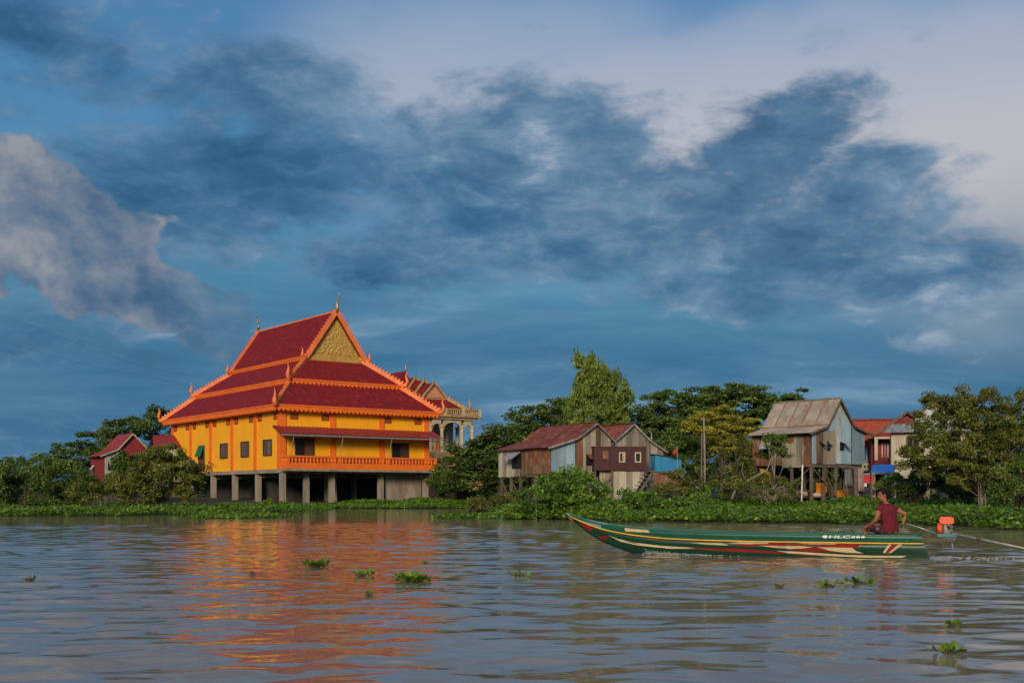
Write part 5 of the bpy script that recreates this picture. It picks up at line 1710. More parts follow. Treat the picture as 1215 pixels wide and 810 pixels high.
def mat_of(name, label, poly, dens, size, hmin, hmax, seed, ragged=1.2):
    rng = np.random.default_rng(seed)
    P = np.array(poly)
    lo, hi = P.min(0) - 1, P.max(0) + 1
    n = int((hi - lo).prod() * dens)
    x, y = rng.uniform(lo[0], hi[0], n), rng.uniform(lo[1], hi[1], n)
    wx = x + ragged * (np.sin(y * .9 + x * .4) + .5 * np.sin(y * 2.3 + 1) + .4 * np.sin(x * 1.7))
    wy = y + ragged * (np.sin(x * .8 + y * .3) + .6 * np.sin(x * 2.1 + 2) + .3 * np.sin(x * 4.3))
    ok = in_poly(wx, wy, poly)
    x, y = x[ok], y[ok]
    n = len(x)
    mound = .5 + .5 * np.sin(x * .55 + 1.2 * np.sin(y * .4)) * np.sin(y * .5 + np.sin(x * .35))
    edge = in_poly(x + rng.normal(0, .9, n), y + rng.normal(0, .9, n) - .8, poly)
    top = hmin + (hmax - hmin) * mound * rng.uniform(.5, 1.1, n)
    top = np.where(edge, top, top * .5)
    z = top * rng.uniform(.25, 1.0, n) + np.maximum(0, ground_z(x, y))
    PP = np.stack([x, y, z], 1)
    az = rng.uniform(0, 2 * math.pi, n)
    D = np.stack([np.cos(az), np.sin(az), rng.uniform(.1, 1.3, n)], 1)
    tint = np.clip(rng.beta(2, 2.6, n) * .75 + .30 * (np.sin(x * .8 + 2) * np.sin(y * .7) * .5 + .5) + (rng.uniform(size=n) > .985) * .5, 0, 1)
    V, Fq, T = paddles(PP, D, size, rng, tint, False)
    o = np_mesh(name, V, Fq, HY, None, T)
    return tag(o, label, 'water plants', kind='stuff')


def hyacinth():
    mat_of('water_hyacinth_mat', 'wide green water hyacinth mat along the right bank behind the boat',
           [(-1, 66), (4, 60), (7.5, 55), (13, 54.5), (17.6, 52), (18.2, 45), (20, 42), (34, 40), (48, 60), (46, 90), (12, 91), (2, 86), (-1, 76)], 115, .165, .2, .8, 1)
    mat_of('water_hyacinth_mat', 'green water hyacinth mat along the left bank before the bushes',
           [(-62, 70), (-30, 72), (-22, 75), (-17.5, 84), (-17, 100), (-20.5, 118), (-26, 121), (-40, 106), (-62, 98)], 62, .19, .2, .6, 2)
    mat_of('water_hyacinth_mat', 'narrow green water hyacinth strip in front of the hall stilts',
           [(-21, 114), (-12, 115), (-4.5, 116), (-1.5, 120), (-4, 130), (-10, 128), (-20, 121)], 70, .2, .2, .55, 3, .8)
    mat_of('water_hyacinth_mat', 'small hyacinth raft drifting before the left end of the hall',
           [(-18.8, 66), (-15.6, 64), (-13.6, 66), (-14, 70), (-17.5, 71)], 46, .2, .1, .35, 4, .7)
    mat_of('water_hyacinth_mat', 'broken hyacinth raft beside the low round bush',
           [(-4.2, 64), (-1.6, 62.5), (.6, 63), (.5, 67), (-3.5, 68)], 40, .2, .06, .3, 5, .7)
    rng = np.random.default_rng(9)
    spots = [((375, 672), .42, 34, .20, 'round hyacinth clump drifting alone in the orange reflection'),
             ((430, 683), .34, 20, .14, 'small hyacinth clump in the reflection left of the largest clump'),
             ((488, 690), .50, 52, .20, 'largest floating hyacinth clump at the edge of the orange reflection'),
             ((617, 684), .34, 12, .13, 'sparse hyacinth clump drifting in the blue water near the centre'),
             ((985, 696), .32, 14, .16, 'left one of the two hyacinth clumps below the boat stern'),
             ((1020, 692), .34, 16, .17, 'right one of the two hyacinth clumps below the boat stern'),
             ((1130, 744), .14, 8, .12, 'small dark hyacinth sprig above the other near the lower right corner'),
             ((1125, 775), .17, 10, .13, 'lowest hyacinth sprig near the lower right corner'),
             ((300, 681), .12, 5, .10, 'tiny hyacinth sprig inside the yellow reflection'),
             ((438, 707), .14, 6, .09, 'tiny yellowish hyacinth sprig below the small clump'),
             ((35, 688), .16, 5, .12, 'tiny hyacinth sprig in the grey water at the far left'),
             ((505, 668), .12, 6, .10, 'tiny sprig drifting just behind the largest clump'),
             ((925, 697), .16, 6, .08, 'tiny sprig left of the two clumps below the boat')]
    for i, ((px, py), r, n, sz, lab) in enumerate(spots):
        Y = 1735 / (py - 588)
        r *= .5
        n = int(n * 1.3)
        e = thing('hyacinth_clump', lab, 'water plant', (X(px, Y), Y, 0), 0, 'drifting hyacinth clumps')
        a = rng.uniform(0, 6.28, n)
        q = np.sqrt(rng.uniform(0, 1, n)) * r
        PP = np.stack([q * np.cos(a), q * np.sin(a), rng.uniform(.01, .03 + r * .18, n)], 1)
        D = np.stack([np.cos(a) * .8 + rng.normal(0, .3, n), np.sin(a) * .8 + rng.normal(0, .3, n), rng.uniform(.2, 1.2, n)], 1)
        V, Fq, T = paddles(PP, D, sz * .5, rng, np.clip(rng.beta(2, 2, n), 0, 1))
        np_mesh('leaves', V, Fq, HY, e, T)
        rt = MB()
        for k in range(6):
            b = rng.uniform(0, 6.28)
            rt.tube([(0, 0, .03), (math.cos(b) * r * .5, math.sin(b) * r * .5, .0), (math.cos(b) * r * .8, math.sin(b) * r * .8, -.08)], [.015, .02, .006], 5)
        rt.build('roots', M['bark'], e)


hyacinth()
# ------------------------------------------------------------------ longtail boat, its motor and driver
M['hull'] = pm('dark_green_boat_paint', (.003, .042, .022), (.003, .032, .017), 2.5, .42, .002, 12, dirt=(.6, (.022, .034, .022)))
M['strake'] = pm('teal_green_boat_paint', (.004, .092, .060), (.004, .072, .047), 2.5, .42, .002, 12, dirt=(.55, (.03, .055, .042)))
M['stripe'] = pm('yellow_boat_line', (.70, .36, .03), (.6, .3, .03), 4, .45)
M['decalred'] = pm('red_boat_flame', (.27, .010, .009), (.20, .010, .008), 5, .45, dirt=(.5, (.08, .01, .01)))
M['decalcream'] = pm('cream_boat_flame', (.60, .45, .25), (.48, .36, .2), 5, .5, dirt=(.5, (.2, .15, .09)))
M['decalwhite'] = pm('white_boat_lettering', (.8, .8, .76), None, 4, .5)
M['bowblue'] = pm('weathered_blue_bow', (.12, .26, .32), (.17, .24, .26), 6, .6, .004, 20, c3=(.30, .22, .15))
M['innerwood'] = pm('boat_inner_wood', (.10, .065, .04), (.07, .045, .03), 4, .8, .006, 14)

BV = Vector((-7.18, 2.40, 0))
BL = BV.length
BS = Vector((8.48, 23.6, 0))
BRZ = math.atan2(BV.y, BV.x)
_u = [0, .15, .3, .45, .6, .7, .75, .8, .83, .87, .9, .935, .965, .985, 1.0]
_w = [.43, .50, .54, .56, .55, .52, .49, .45, .42, .37, .32, .25, .18, .13, .09]
_g = [.455, .455, .46, .465, .48, .50, .52, .545, .565, .60, .635, .69, .745, .785, .82]
_k = [-.14, -.14, -.14, -.14, -.13, -.10, -.05, .02, .08, .17, .26, .40, .56, .68, .775]


def bi(tab, u):
    return float(np.interp(u, _u, tab))


def hull_pt(u, v, side=1, off=0.0):
    w, g, k = bi(_w, u), bi(_g, u), bi(_k, u)
    x = u * BL + .22 * v * max(0, 1 - u / .05)
    flare = .60 + .40 * max(v, 0) ** .8 + .25 * min(v, 0)
    return Vector((x, side * (w * flare + off), k + (g - k) * v + off * .2))


def to_world(p):
    c, s = math.cos(BRZ), math.sin(BRZ)
    return Vector((BS.x + p.x * c - p.y * s, BS.y + p.x * s + p.y * c, p.z))


def hull_uv(px, py):
    """hull coordinates of a point seen on the near side"""
    u, v = .5, .5
    def f(u, v):
        q = to_world(hull_pt(u, v))
        return np.array([607.5 + F * q.x / q.y - px, 588 - F * (q.z - CAM_H) / q.y - py])
    u = (1106 - px) / 429
    for _ in range(25):
        r = f(u, v)
        e = 1e-4
        J = np.stack([(f(u + e, v) - r) / e, (f(u, v + e) - r) / e], 1)
        d = np.linalg.solve(J, -r)
        u = min(.998, max(.001, u + float(np.clip(d[0], -.1, .1))))
        v = min(.995, max(-.6, v + float(np.clip(d[1], -.3, .3))))
    return u, v


def decal(name, pts, mat, parent, off=.010):
    P = []
    n = len(pts)
    for i in range(n):
        a, b = pts[i], pts[(i + 1) % n]
        k = max(1, int(abs(b[0] - a[0]) / 6))
        for j in range(k):
            P.append((a[0] + (b[0] - a[0]) * j / k, a[1] + (b[1] - a[1]) * j / k))
    vs = [hull_pt(*hull_uv(*p), 1, off) for p in P]
    mb = MB()
    mb.add(vs, [tuple(range(len(vs)))])
    return mb.build(name, mat, parent)


def z1(*p):                       # polygon read off an enlargement of the bow half
    return [(665 + x / 4.339, 570 + y / 4.339) for x, y in p]


def z2(*p):                       # the same for the stern half
    return [(935 + x / 4.339, 560 + y / 4.339) for x, y in p]


def build_boat():
    B = thing('longtail_boat', 'long narrow green motor boat with red and cream flame stripes under way', 'boat', tuple(BS), BRZ)
    US = np.concatenate([np.linspace(0, .7, 22), np.linspace(.73, 1.0, 22)])
    n = len(US)

    def shell(vlist, off, mat, name, parent, inner=.035, u0=0.0, u1=1.0):
        us = [u for u in US if u0 <= u <= u1]
        vs, fs = [], []
        m = len(vlist)
        for u in us:
            for sd in (1, -1):
                for v in vlist:
                    vs.append(hull_pt(u, v, sd, off))
                for v in vlist:
                    p = hull_pt(u, v, sd, -min(inner, bi(_w, u) * .4))
                    vs.append(p)
        st = 4 * m
        for i in range(len(us) - 1):
            for s_ in (0, 1):
                o = i * st + s_ * 2 * m
                for j in range(m - 1):
                    fs.append((o + j, o + j + 1, o + st + j + 1, o + st + j))
                    fs.append((o + m + j, o + st + m + j, o + st + m + j + 1, o + m + j + 1))
                fs.append((o + m - 1, o + 2 * m - 1, o + st + 2 * m - 1, o + st + m - 1))
                fs.append((o, o + st, o + st + m, o + m))
        return MB().add(vs, fs).build(name, mat, parent, True)

    hull = shell([-.02, .12, .26, .40, .55, .735], 0, M['hull'], 'hull', B)
    # bottom and transom
    mb = MB()
    vs = []
    for u in US:
        a, b = hull_pt(u, 0, 1), hull_pt(u, 0, -1)
        vs += [a, Vector((a.x, 0, a.z - .03)), b]
    mb.add(vs, [(3 * i + j, 3 * i + j + 1, 3 * i + 4 + j, 3 * i + 3 + j) for i in range(n - 1) for j in (0, 1)])
    mb.build('bottom', M['hull'], B, True)
    q = [hull_pt(0, v, s_) for s_ in (1, -1) for v in ((0, .3, .6, .99) if s_ > 0 else (.99, .6, .3, 0))]
    MB().prism(q, (.05, 0, 0)).build('transom', M['strake'], B)
    shell([.735, .82, .9, 1.0], .010, M['strake'], 'upper_strake', B, u1=.90)
    shell([.735, .82, .9, 1.0], .011, M['bowblue'], 'bow_strake', B, u0=.885)
    for sd in (1, -1):
        MB().tube([hull_pt(u, .735, sd, .012) for u in US], .016, 6).build('yellow_line', M['stripe'], B, True)
        MB().tube([hull_pt(u, .40, sd, .001) for u in US], .0045, 4).build('plank_seam', M['black'], B)
        MB().tube([hull_pt(u, .86, sd, .0115) for u in US if u < .89], .0035, 4).build('plank_seam', M['black'], B)
        MB().tube([hull_pt(u, 1.0, sd, -.01) for u in US], .024, 6).build('gunwale', M['strake'], B, True)
    # decks, floor and thwarts
    vs = []
    us = [u for u in US if u > .84]
    for u in us:
        z = bi(_g, u) - .03
        w = bi(_w, u) - .03
        vs += [(u * BL, w, z), (u * BL, 0, z + .015), (u * BL, -w, z)]
    MB().add(vs, [(3 * i + j, 3 * i + 3 + j, 3 * i + 4 + j, 3 * i + 1 + j) for i in range(len(us) - 1) for j in (0, 1)]).build('bow_deck', M['bowblue'], B)
    tip = hull_pt(1, 1, 1)
    MB().prism([(BL - .02, .12, .80), (BL + .06, .1, .845), (BL + .06, -.1, .845), (BL - .02, -.12, .80)], (0, 0, .03)).build('bow_plate', M['bowblue'], B)
    st_ = hull_pt(1, 0.0, 1)
    MB().prism([(BL - .04, .09, .70), (BL - .04, -.09, .70), (BL + .05, -.06, .83), (BL + .05, .06, .83)], (-.05, 0, 0)).build('stem', M['decalred'], B)
    for k in range(9):
        u = .06 + k * .085
        w = bi(_w, u) * .60
        MB().box(u * BL, u * BL + .58, -w, w, -.02, .0).build('floor_board', M['innerwood'], B)
    for u in (.12, .34, .56, .74):
        w = bi(_w, u) * .93
        MB().box(u * BL - .12, u * BL + .12, -w, w, .30, .335).build('thwart', M['innerwood'], B)
    w = bi(_w, .1) * .94
    MB().box(.25, 1.35, -w * .92, w * .92, .43, .472).build('stern_deck', M['innerwood'], B)
    MB().box(-.40, .30, -.06, .06, .33, .40).build('stern_beam', M['innerwood'], B)
    # painted flames and lettering on the near side
    flames = [
        ('cream_flame', 'decalcream', z1((245, 280), (300, 300), (380, 318), (520, 335), (690, 345), (700, 351), (560, 349), (400, 333), (310, 313))),
        ('red_flame', 'decalred', z1((640, 345), (900, 350), (1160, 368), (1150, 376), (900, 366), (720, 354))),
        ('cream_flame', 'decalcream', z1((660, 318), (830, 322), (868, 333), (760, 329))),
        ('cream_flame', 'decalcream', z1((858, 320), (930, 316), (1092, 315), (1060, 324), (960, 326))),
        ('red_flame', 'decalred', z1((870, 329), (1060, 327), (1110, 318), (1200, 319), (1160, 332), (1060, 335), (960, 340))),
        ('cream_flame', 'decalcream', z1((1020, 334), (1170, 337), (1260, 345), (1180, 352), (1110, 345))),
        ('cream_flame', 'decalcream', z2((0, 360), (60, 357), (262, 361), (240, 371), (110, 370))),
        ('red_flame', 'decalred', z2((-40, 366), (60, 372), (240, 373), (270, 362), (392, 362), (350, 388), (240, 386), (140, 380), (20, 376))),
        ('cream_flame', 'decalcream', z2((60, 380), (130, 385), (60, 393), (-60, 385), (-40, 380))),
        ('cream_flame', 'decalcream', z2((150, 385), (330, 389), (352, 406), (390, 417), (300, 414), (215, 404))),
        ('red_flame', 'decalred', z2((-50, 390), (90, 394), (150, 388), (200, 402), (250, 410), (120, 408))),
        ('cream_flame', 'decalcream', z2((-60, 404), (60, 409), (300, 425), (450, 429), (612, 430), (585, 439), (400, 439), (200, 430), (0, 416))),
        ('red_flame', 'decalred', z2((0, 421), (180, 432), (60, 428))),
        ('cream_flame', 'decalcream', z2((528, 353), (546, 353), (500, 416), (488, 414))),
        ('red_flame', 'decalred', z2((551, 353), (582, 353), (516, 418), (502, 417))),
        ('cream_flame', 'decalcream', z2((590, 353), (614, 353), (532, 414), (512, 419))),
        ('red_flame', 'decalred', z1((92, 212), (170, 240), (160, 262), (125, 243))),
        ('red_flame', 'decalred', z1((188, 288), (240, 285), (246, 296), (225, 306))),
    ]
    for nm, mt, pts in flames:
        decal(nm, pts, M[mt], hull)
    decal('cream_plank', z1((330, 243), (450, 252), (463, 268), (335, 262)), M['decalcream'], hull, .022)
    cu = bpy.data.curves.new('lettering', 'FONT')
    cu.body = 'HLC'
    cu.offset = .018
    to = bpy.data.objects.new('lettering', cu)
    COL.objects.link(to)
    dg = bpy.context.evaluated_depsgraph_get()
    me = bpy.data.meshes.new_from_object(to.evaluated_get(dg))
    bpy.data.objects.remove(to)
    xs = [v.co.x for v in me.vertices]
    ys = [v.co.y for v in me.vertices]
    x0, x1, y0, y1 = min(xs), max(xs), min(ys), max(ys)
    for v in me.vertices:
        fx, fy = (v.co.x - x0) / (x1 - x0), (v.co.y - y0) / (y1 - y0)
        px, py = 983.5 + 25 * fx + .9 * fy, 638.4 - 3.2 * fy
        v.co = hull_pt(*hull_uv(px, py), 1, .022)
    obj('lettering', me, M['decalwhite'], hull)
    for k in range(3):
        a = 1010.4 + k * 5.7
        decal('small_glyph', [(a, 635.9), (a + 1.6, 636.3), (a + 2.6, 635.7), (a + 4.2, 636.0), (a + 4.2, 638.1), (a + 2.4, 637.8), (a + 1.6, 638.3), (a, 638.1)], M['decalwhite'], hull, .022)
    fl = []
    for k in range(24):
        an = 2 * math.pi * k / 24
        r = 1.0 if k % 3 else .72
        fl.append((979 + 3.4 * r * math.cos(an), 636.6 + 1.8 * r * math.sin(an)))
    decal('flower_emblem', fl, M['decalwhite'], hull, .022)
    return B


def remeshed(mb, voxel, name, mat, parent, smooth_it=4):
    o = mb.build(name, mat, None)
    r = o.modifiers.new('r', 'REMESH')
    r.mode = 'VOXEL'
    r.voxel_size = voxel
    s = o.modifiers.new('s', 'SMOOTH')
    s.factor = .5
    s.iterations = smooth_it
    bpy.context.view_layer.update()
    dg = bpy.context.evaluated_depsgraph_get()
    me = bpy.data.meshes.new_from_object(o.evaluated_get(dg))
    old = o.data
    o.modifiers.clear()
    o.data = me
    me.name = name
    if not me.materials:
        me.materials.append(mat)
    me.polygons.foreach_set('use_smooth', [True] * len(me.polygons))
    o.parent = parent
    return o


def rings(mb, rs, seg=16):
    """closed loft through (cx, cy, cz, rx, ry) rings, each lying level"""
    vs, fs = [], []
    for cx, cy, cz, rx, ry in rs:
        for k in range(seg):
            a = 2 * math.pi * k / seg
            vs.append((cx + rx * math.cos(a), cy + ry * math.sin(a), cz))
    for i in range(len(rs) - 1):
        for k in range(seg):
            k2 = (k + 1) % seg
            fs.append((i * seg + k, i * seg + k2, (i + 1) * seg + k2, (i + 1) * seg + k))
    fs.append(tuple(range(seg - 1, -1, -1)))
    fs.append(tuple(range((len(rs) - 1) * seg, len(rs) * seg)))
    mb.add(vs, fs)


def ball(mb, c, r, rot=None, seg=14):
    rr = (r, r, r) if not isinstance(r, (tuple, list)) else r
    vs, fs = [], []
    nl = 9
    R = rot or Matrix.Identity(3)
    for i in range(nl + 1):
        th = math.pi * i / nl
        sr = max(math.sin(th), .02)
        for k in range(seg):
            a = 2 * math.pi * k / seg
            p = R @ Vector((rr[0] * sr * math.cos(a), rr[1] * sr * math.sin(a), rr[2] * math.cos(th)))
            vs.append(Vector(c) + p)
    for i in range(nl):
        for k in range(seg):
            k2 = (k + 1) % seg
            fs.append(((i + 1) * seg + k, (i + 1) * seg + k2, i * seg + k2, i * seg + k))
    fs.append(tuple(range(seg)))
    fs.append(tuple(range((nl + 1) * seg - 1, nl * seg - 1, -1)))
    mb.add(vs, fs)


HIP = (7.66, 23.74)
PRZ = math.radians(33.5)
SEAT = .475


def P2W(p):
    c, s = math.cos(PRZ), math.sin(PRZ)
    return Vector((HIP[0] + p[0] * c - p[1] * s, HIP[1] + p[0] * s + p[1] * c, SEAT + p[2]))


HAND_R = (.315, -.06, .235)


def build_person():
    skin = pm('tanned_skin', (.30, .115, .055), (.25, .095, .045), 6, .5, spec=.35)
    shirt = pm('dark_maroon_shirt', (.125, .004, .014), (.095, .004, .011), 5, .85, .006, 18)
    short = pm('black_patterned_shorts', (.02, .012, .014), (.10, .012, .02), 7, .85, c3=(.35, .33, .33))
    hairm = pm('black_hair', (.008, .007, .007), (.014, .012, .011), 20, .9, .01, 60, spec=.1)
    P = thing('person', 'person in a dark maroon sleeveless shirt steering the green boat, seen from behind', 'person', (HIP[0], HIP[1], SEAT), PRZ)
    b = MB()
    # trunk: pelvis to shoulders, hunched a little forward
    rings(b, [(0, .0, .0, .13, .11), (0, .0, .08, .165, .13), (0, 0, .18, .15, .115), (0, .01, .28, .145, .108), (0, .025, .38, .158, .115), (0, .045, .48, .175, .118), (0, .06, .545, .175, .105), (0, .072, .59, .12, .085), (0, .08, .62, .065, .06)])
    b.tube([(0, .078, .57), (-.004, .092, .64), (-.012, .11, .68)], [.066, .06, .058], 12)
    hy = math.radians(52)                                       # the head turns to the left
    Rh = Matrix.Rotation(hy, 3, 'Z') @ Matrix.Rotation(math.radians(-8), 3, 'X')
    hc = Vector((-.02, .13, .79))
    H = lambda x, y, z: hc + Rh @ Vector((x * 1.1, y * 1.1, z * 1.1))
    ball(b, H(0, -.01, .025), (.083, .107, .107), Rh)
    ball(b, H(0, .022, -.045), (.066, .077, .079), Rh)           # jaw
    ball(b, H(0, .062, -.088), (.026, .026, .022), Rh)           # chin
    ball(b, H(0, .098, -.012), (.013, .020, .017), Rh)           # nose
    b.tube([H(0, .085, .022), H(0, .106, -.014)], [.009, .012], 8)
    ball(b, H(0, .084, -.052), (.024, .012, .010), Rh)           # lips
    ball(b, H(0, .078, .034), (.050, .016, .010), Rh)            # brow
    for e in (-1, 1):
        ball(b, H(e * .078, -.005, -.006), (.010, .020, .030), Rh)
    def hand(w, f, nrm, curl):
        """palm from the wrist w along f with four fingers and a thumb"""
        w, f, nrm = Vector(w), Vector(f).normalized(), Vector(nrm).normalized()
        s = f.cross(nrm).normalized()
        b.beam(w - f * .01, w + f * .085, .074, .030, nrm)
        for i, (o, ln) in enumerate(((-.030, .066), (-.010, .076), (.011, .072), (.030, .058))):
            r0 = w + f * .080 + s * o
            k1 = r0 + (f * math.cos(curl) - nrm * math.sin(curl)) * ln * .5
            k2 = k1 + (f * math.cos(curl * 2.2) - nrm * math.sin(curl * 2.2)) * ln * .5
            b.tube([r0 - f * .02, r0, k1, k2], [.0105, .0105, .0098, .0085], 7)
        r0 = w + f * .025 - s * .034
        b.tube([r0, r0 - s * .028 + f * .026 - nrm * .01, r0 - s * .030 + f * .055 - nrm * .026], [.013, .012, .0095], 7)
    # left arm resting on the knee
    b.tube([(-.165, .06, .545), (-.205, .07, .47), (-.225, .09, .36), (-.23, .125, .285), (-.215, .22, .22), (-.195, .335, .165)], [.058, .055, .047, .042, .040, .028], 12)
    hand((-.195, .335, .165), (.25, 1, -.22), (0, .2, 1), .35)
    # right arm bent back to the tiller
    b.tube([(.165, .06, .545), (.215, .035, .50), (.29, -.03, .44), (.345, -.085, .405), (.325, -.085, .33), (.285, -.07, .255)], [.058, .055, .047, .043, .039, .028], 12)
    hand((.292, -.072, .268), (-.35, .18, -1), (-1, .3, .1), .75)
    # legs
    for e in (-1, 1):
        b.tube([(e * .09, .03, .075), (e * .125, .20, .11), (e * .17, .40, .125), (e * .165, .455, .08), (e * .15, .47, -.08), (e * .14, .46, -.30), (e * .14, .46, -.40)], [.085, .078, .058, .055, .052, .038, .036], 12)
        b.tube([(e * .14, .43, -.41), (e * .145, .52, -.415), (e * .15, .62, -.425)], [.036, .036, .024], 10)
    b.v = [(x * 1.16, y, z) if z < .62 else (x, y, z) for x, y, z in b.v]
    body = remeshed(b, .0085, 'body', skin, P, 3)
    # shirt
    s = MB()
    rings(s, [(0, .0, .05, .172, .140), (0, .0, .10, .176, .142), (0, 0, .18, .166, .130), (0, .01, .28, .160, .124), (0, .025, .38, .172, .130), (0, .045, .48, .190, .133), (0, .06, .55, .186, .118), (0, .072, .595, .128, .096), (0, .080, .622, .080, .074)], 20)
    for e in (-1, 1):
        s.tube([(e * .14, .06, .545), (e * .195, .06 if e < 0 else .045, .515), (e * .215, .068 if e < 0 else .03, .475)], [.068, .068, .060], 12)
    s.v = [(x * 1.2, y * 1.05, z) for x, y, z in s.v]
    so_ = remeshed(s, .011, 'shirt', shirt, P, 4)
    for v in so_.data.vertices:                                   # cloth folds
        c = v.co
        f = .006 * math.sin(c.z * 42 + c.x * 30 + 2 * math.sin(c.x * 20)) + .004 * math.sin(c.x * 55 - c.z * 20)
        d = Vector((c.x, c.y - .03, 0))
        if d.length > .02:
            v.co = c + d.normalized() * f
    sh = MB()
    rings(sh, [(0, .0, -.005, .145, .125), (0, .0, .05, .175, .145), (0, .0, .12, .170, .136)], 18)
    for e in (-1, 1):
        sh.tube([(e * .09, .02, .075), (e * .125, .18, .112), (e * .165, .385, .128)], [.098, .092, .074], 14)
    sh.v = [(x * 1.17, y, z) for x, y, z in sh.v]
    remeshed(sh, .011, 'shorts', short, P, 4)
    # hair: cap over the back and top of the skull
    hr = MB()
    ball(hr, H(0, -.026, .036), (.095, .110, .106), Rh, 18)
    ball(hr, H(0, -.062, -.012), (.081, .066, .079), Rh, 14)
    ball(hr, H(0, .045, .105), (.06, .05, .033), Rh, 12)
    remeshed(hr, .009, 'hair', hairm, P, 2)
    for e in (-1, 1):
        ey = MB()
        ball(ey, H(e * .030, .080, .014), (.011, .008, .006), Rh, 8)
        ey.build('eye', M['black'], P, True)
    return P


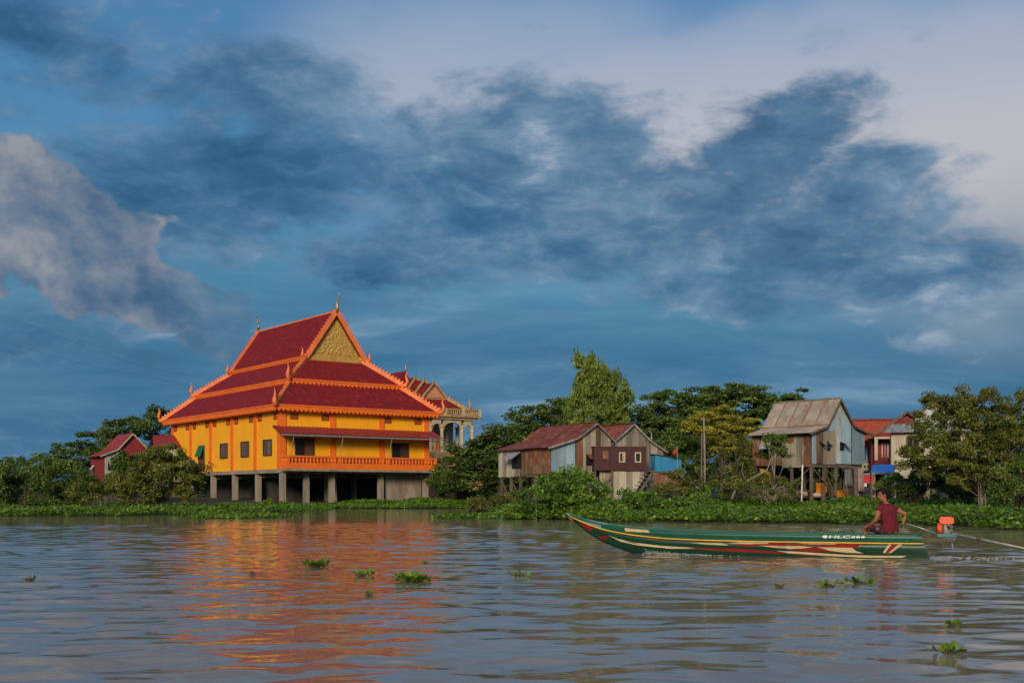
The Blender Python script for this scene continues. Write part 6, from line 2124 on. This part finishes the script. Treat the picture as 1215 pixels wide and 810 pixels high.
def build_motor():
    T = thing('longtail_motor', 'orange red longtail outboard motor on its pole behind the green boat', 'motor', tuple(to_world(Vector((-.27, 0, .45)))), BRZ)
    orange = pm('motor_orange_paint', (.72, .075, .015), (.6, .06, .012), 5, .4)
    alu = pm('cast_alloy', (.24, .215, .18), (.10, .09, .08), 14, .55, metal=.3)
    tealp = pm('bracket_teal_paint', (.03, .16, .17), (.025, .12, .13), 5, .5)
    def rbox(x0, x1, y0, y1, z0, z1, r, mb=None):
        mb = mb or MB()
        pts = []
        for cx, cz, a0 in ((x1 - r, z1 - r, 0), (x0 + r, z1 - r, 90), (x0 + r, z0 + r, 180), (x1 - r, z0 + r, 270)):
            for k in range(4):
                a = math.radians(a0 + 30 * k)
                pts.append((cx + r * math.cos(a), y0, cz + r * math.sin(a)))
        return mb.prism(pts, (0, y1 - y0, 0))
    tk = rbox(-.15, .15, -.11, .11, .265, .425, .055).build('fuel_tank', orange, T)
    MB().lathe([(.035, .42), (.04, .44), (.04, .465), (.03, .47)], seg=10).build('filler_cap', M['black'], tk)
    en = rbox(-.07, .06, -.08, .08, .05, .26, .03).build('engine_block', alu, T)
    for k in range(5):
        rbox(-.125, -.02, -.115, .115, .10 + k * .03, .112 + k * .03, .004).build('cooling_fin', alu, en)
    MB().tube([(.10, 0, .16), (.20, 0, .16)], .115, 16).build('fan_shroud', orange, T, True)
    MB().tube([(.20, 0, .16), (.225, 0, .16)], .075, 14).build('recoil_starter', M['black'], T, True)
    MB().box(.065, .10, -.09, .09, .07, .25).build('crankcase', M['black'], T)
    MB().tube([(-.02, .085, .22), (-.02, .12, .22), (-.06, .12, .16)], .022, 8).build('carburettor', M['black'], T, True)
    MB().tube([(-.07, .06, .2), (-.17, .07, .19)], .045, 10).build('muffler', M['black'], T, True)
    rbox(-.2, .2, -.07, .07, -.02, .045, .02).build('engine_plate', tealp, T)
    MB().prism([(-.22, -.03, -.0), (.1, -.03, -.0), (.0, -.03, -.12), (-.12, -.03, -.16)], (0, .06, 0)).build('pivot_bracket', tealp, T)
    MB().tube([(-.1, 0, -.15), (-.13, 0, -.26)], .022, 8).build('pivot_pin', M['steel'], T)
    # tiller runs forward to the driver's hand
    hw = P2W(HAND_R)
    c, s = math.cos(-BRZ), math.sin(-BRZ)
    o = Vector(T.location)
    d = hw - o
    loc = Vector((d.x * c - d.y * s, d.x * s + d.y * c, d.z)) / .9
    a = Vector((.18, 0, .03))
    ext = loc + (loc - a).normalized() * .06
    ti = MB().tube([a, a.lerp(loc, .5) + Vector((0, 0, .015)), ext], [.016, .015, .014], 8).build('tiller', M['steel'], T, True)
    MB().tube([loc - (loc - a).normalized() * .09, ext], .02, 8).build('grip', M['black'], ti, True)
    # propeller shaft trailing into the water
    e = Vector((-3.3, 0, -.62))
    st = Vector((-.1, 0, .06))
    sh = MB().tube([st, st.lerp(e, .5), e], [.028, .024, .02], 8).build('shaft_tube', M['steel'], T, True)
    MB().tube([st.lerp(e, .16), st.lerp(e, .19)], .045, 10).build('clamp', M['innerwood'], sh, True)
    dd = (e - st).normalized()
    MB().tube([e, e + dd * .1], [.035, .02], 8).build('hub', M['steel'], sh, True)
    for k in range(2):
        an = k * math.pi + .6
        v = Vector((0, math.cos(an), math.sin(an)))
        MB().prism([e + v * .02 + dd * .02, e + v * .12 + dd * .05, e + v * .13 - dd * .01, e + v * .03 - dd * .02], dd * .012).build('propeller_blade', M['steel'], sh)
    T.scale = (.9, .9, .9)
    return T


def flakes(name, label, pts, size, mat, seed):
    """small low foam blobs, each a six-sided dome"""
    rng = np.random.default_rng(seed)
    n = len(pts)
    a = np.arange(6) * math.pi / 3
    sx = size * rng.uniform(.5, 1.6, n) * 1.9
    sy = size * rng.uniform(.5, 1.3, n)
    rim = np.stack([pts[:, None, 0] + sx[:, None] * np.cos(a), pts[:, None, 1] + sy[:, None] * np.sin(a), np.repeat(pts[:, None, 2], 6, 1) - size * .4], -1)
    top = pts.copy()
    top[:, 2] += size * rng.uniform(.35, .9, n)
    V = np.concatenate([rim, top[:, None, :]], 1).reshape(-1, 3)
    b = np.arange(n)[:, None] * 7
    Fq = np.concatenate([b + np.array([[k, (k + 1) % 6, 6]]) for k in range(6)])
    o = np_mesh(name, V, Fq, mat, smooth=True)
    return tag(o, label, 'foam', kind='stuff')


def build_foam():
    foam = pm('river_foam', (.42, .38, .34), (.30, .27, .24), 6, .45)
    rng = np.random.default_rng(31)
    # spray where the hull meets the water behind the bow
    n = 300
    u = .77 - np.abs(rng.normal(0, .10, n))
    u = np.clip(u, .3, .775)
    P = np.array([list(to_world(hull_pt(float(q), .15, 1, .03))) for q in u])
    fall = np.exp(-(.775 - u) / .10)
    P[:, 0] += rng.normal(0, .05, n)
    P[:, 1] -= np.abs(rng.normal(0, .10, n)) + .02
    P[:, 2] = .005 + np.abs(rng.normal(0, .045, n)) * fall
    flakes('bow_spray', 'low white spray along the boat hull behind its bow', P, .014, foam, 1)
    # churned wake behind the stern
    n = 260
    d = rng.uniform(0, 1, n) ** 1.2 * 7
    P = np.zeros((n, 3))
    bx = Vector((-BV.x, -BV.y, 0)).normalized()
    lat = rng.normal(0, .26, n) * (1 + d * .28)
    P[:, 0] = BS.x + bx.x * d - bx.y * lat
    P[:, 1] = BS.y + bx.y * d + bx.x * lat
    P[:, 2] = .015
    flakes('wake_foam', 'grey white churned wake trailing behind the boat stern', P, .017, foam, 2)


build_boat()
build_person()
build_motor()
build_foam()
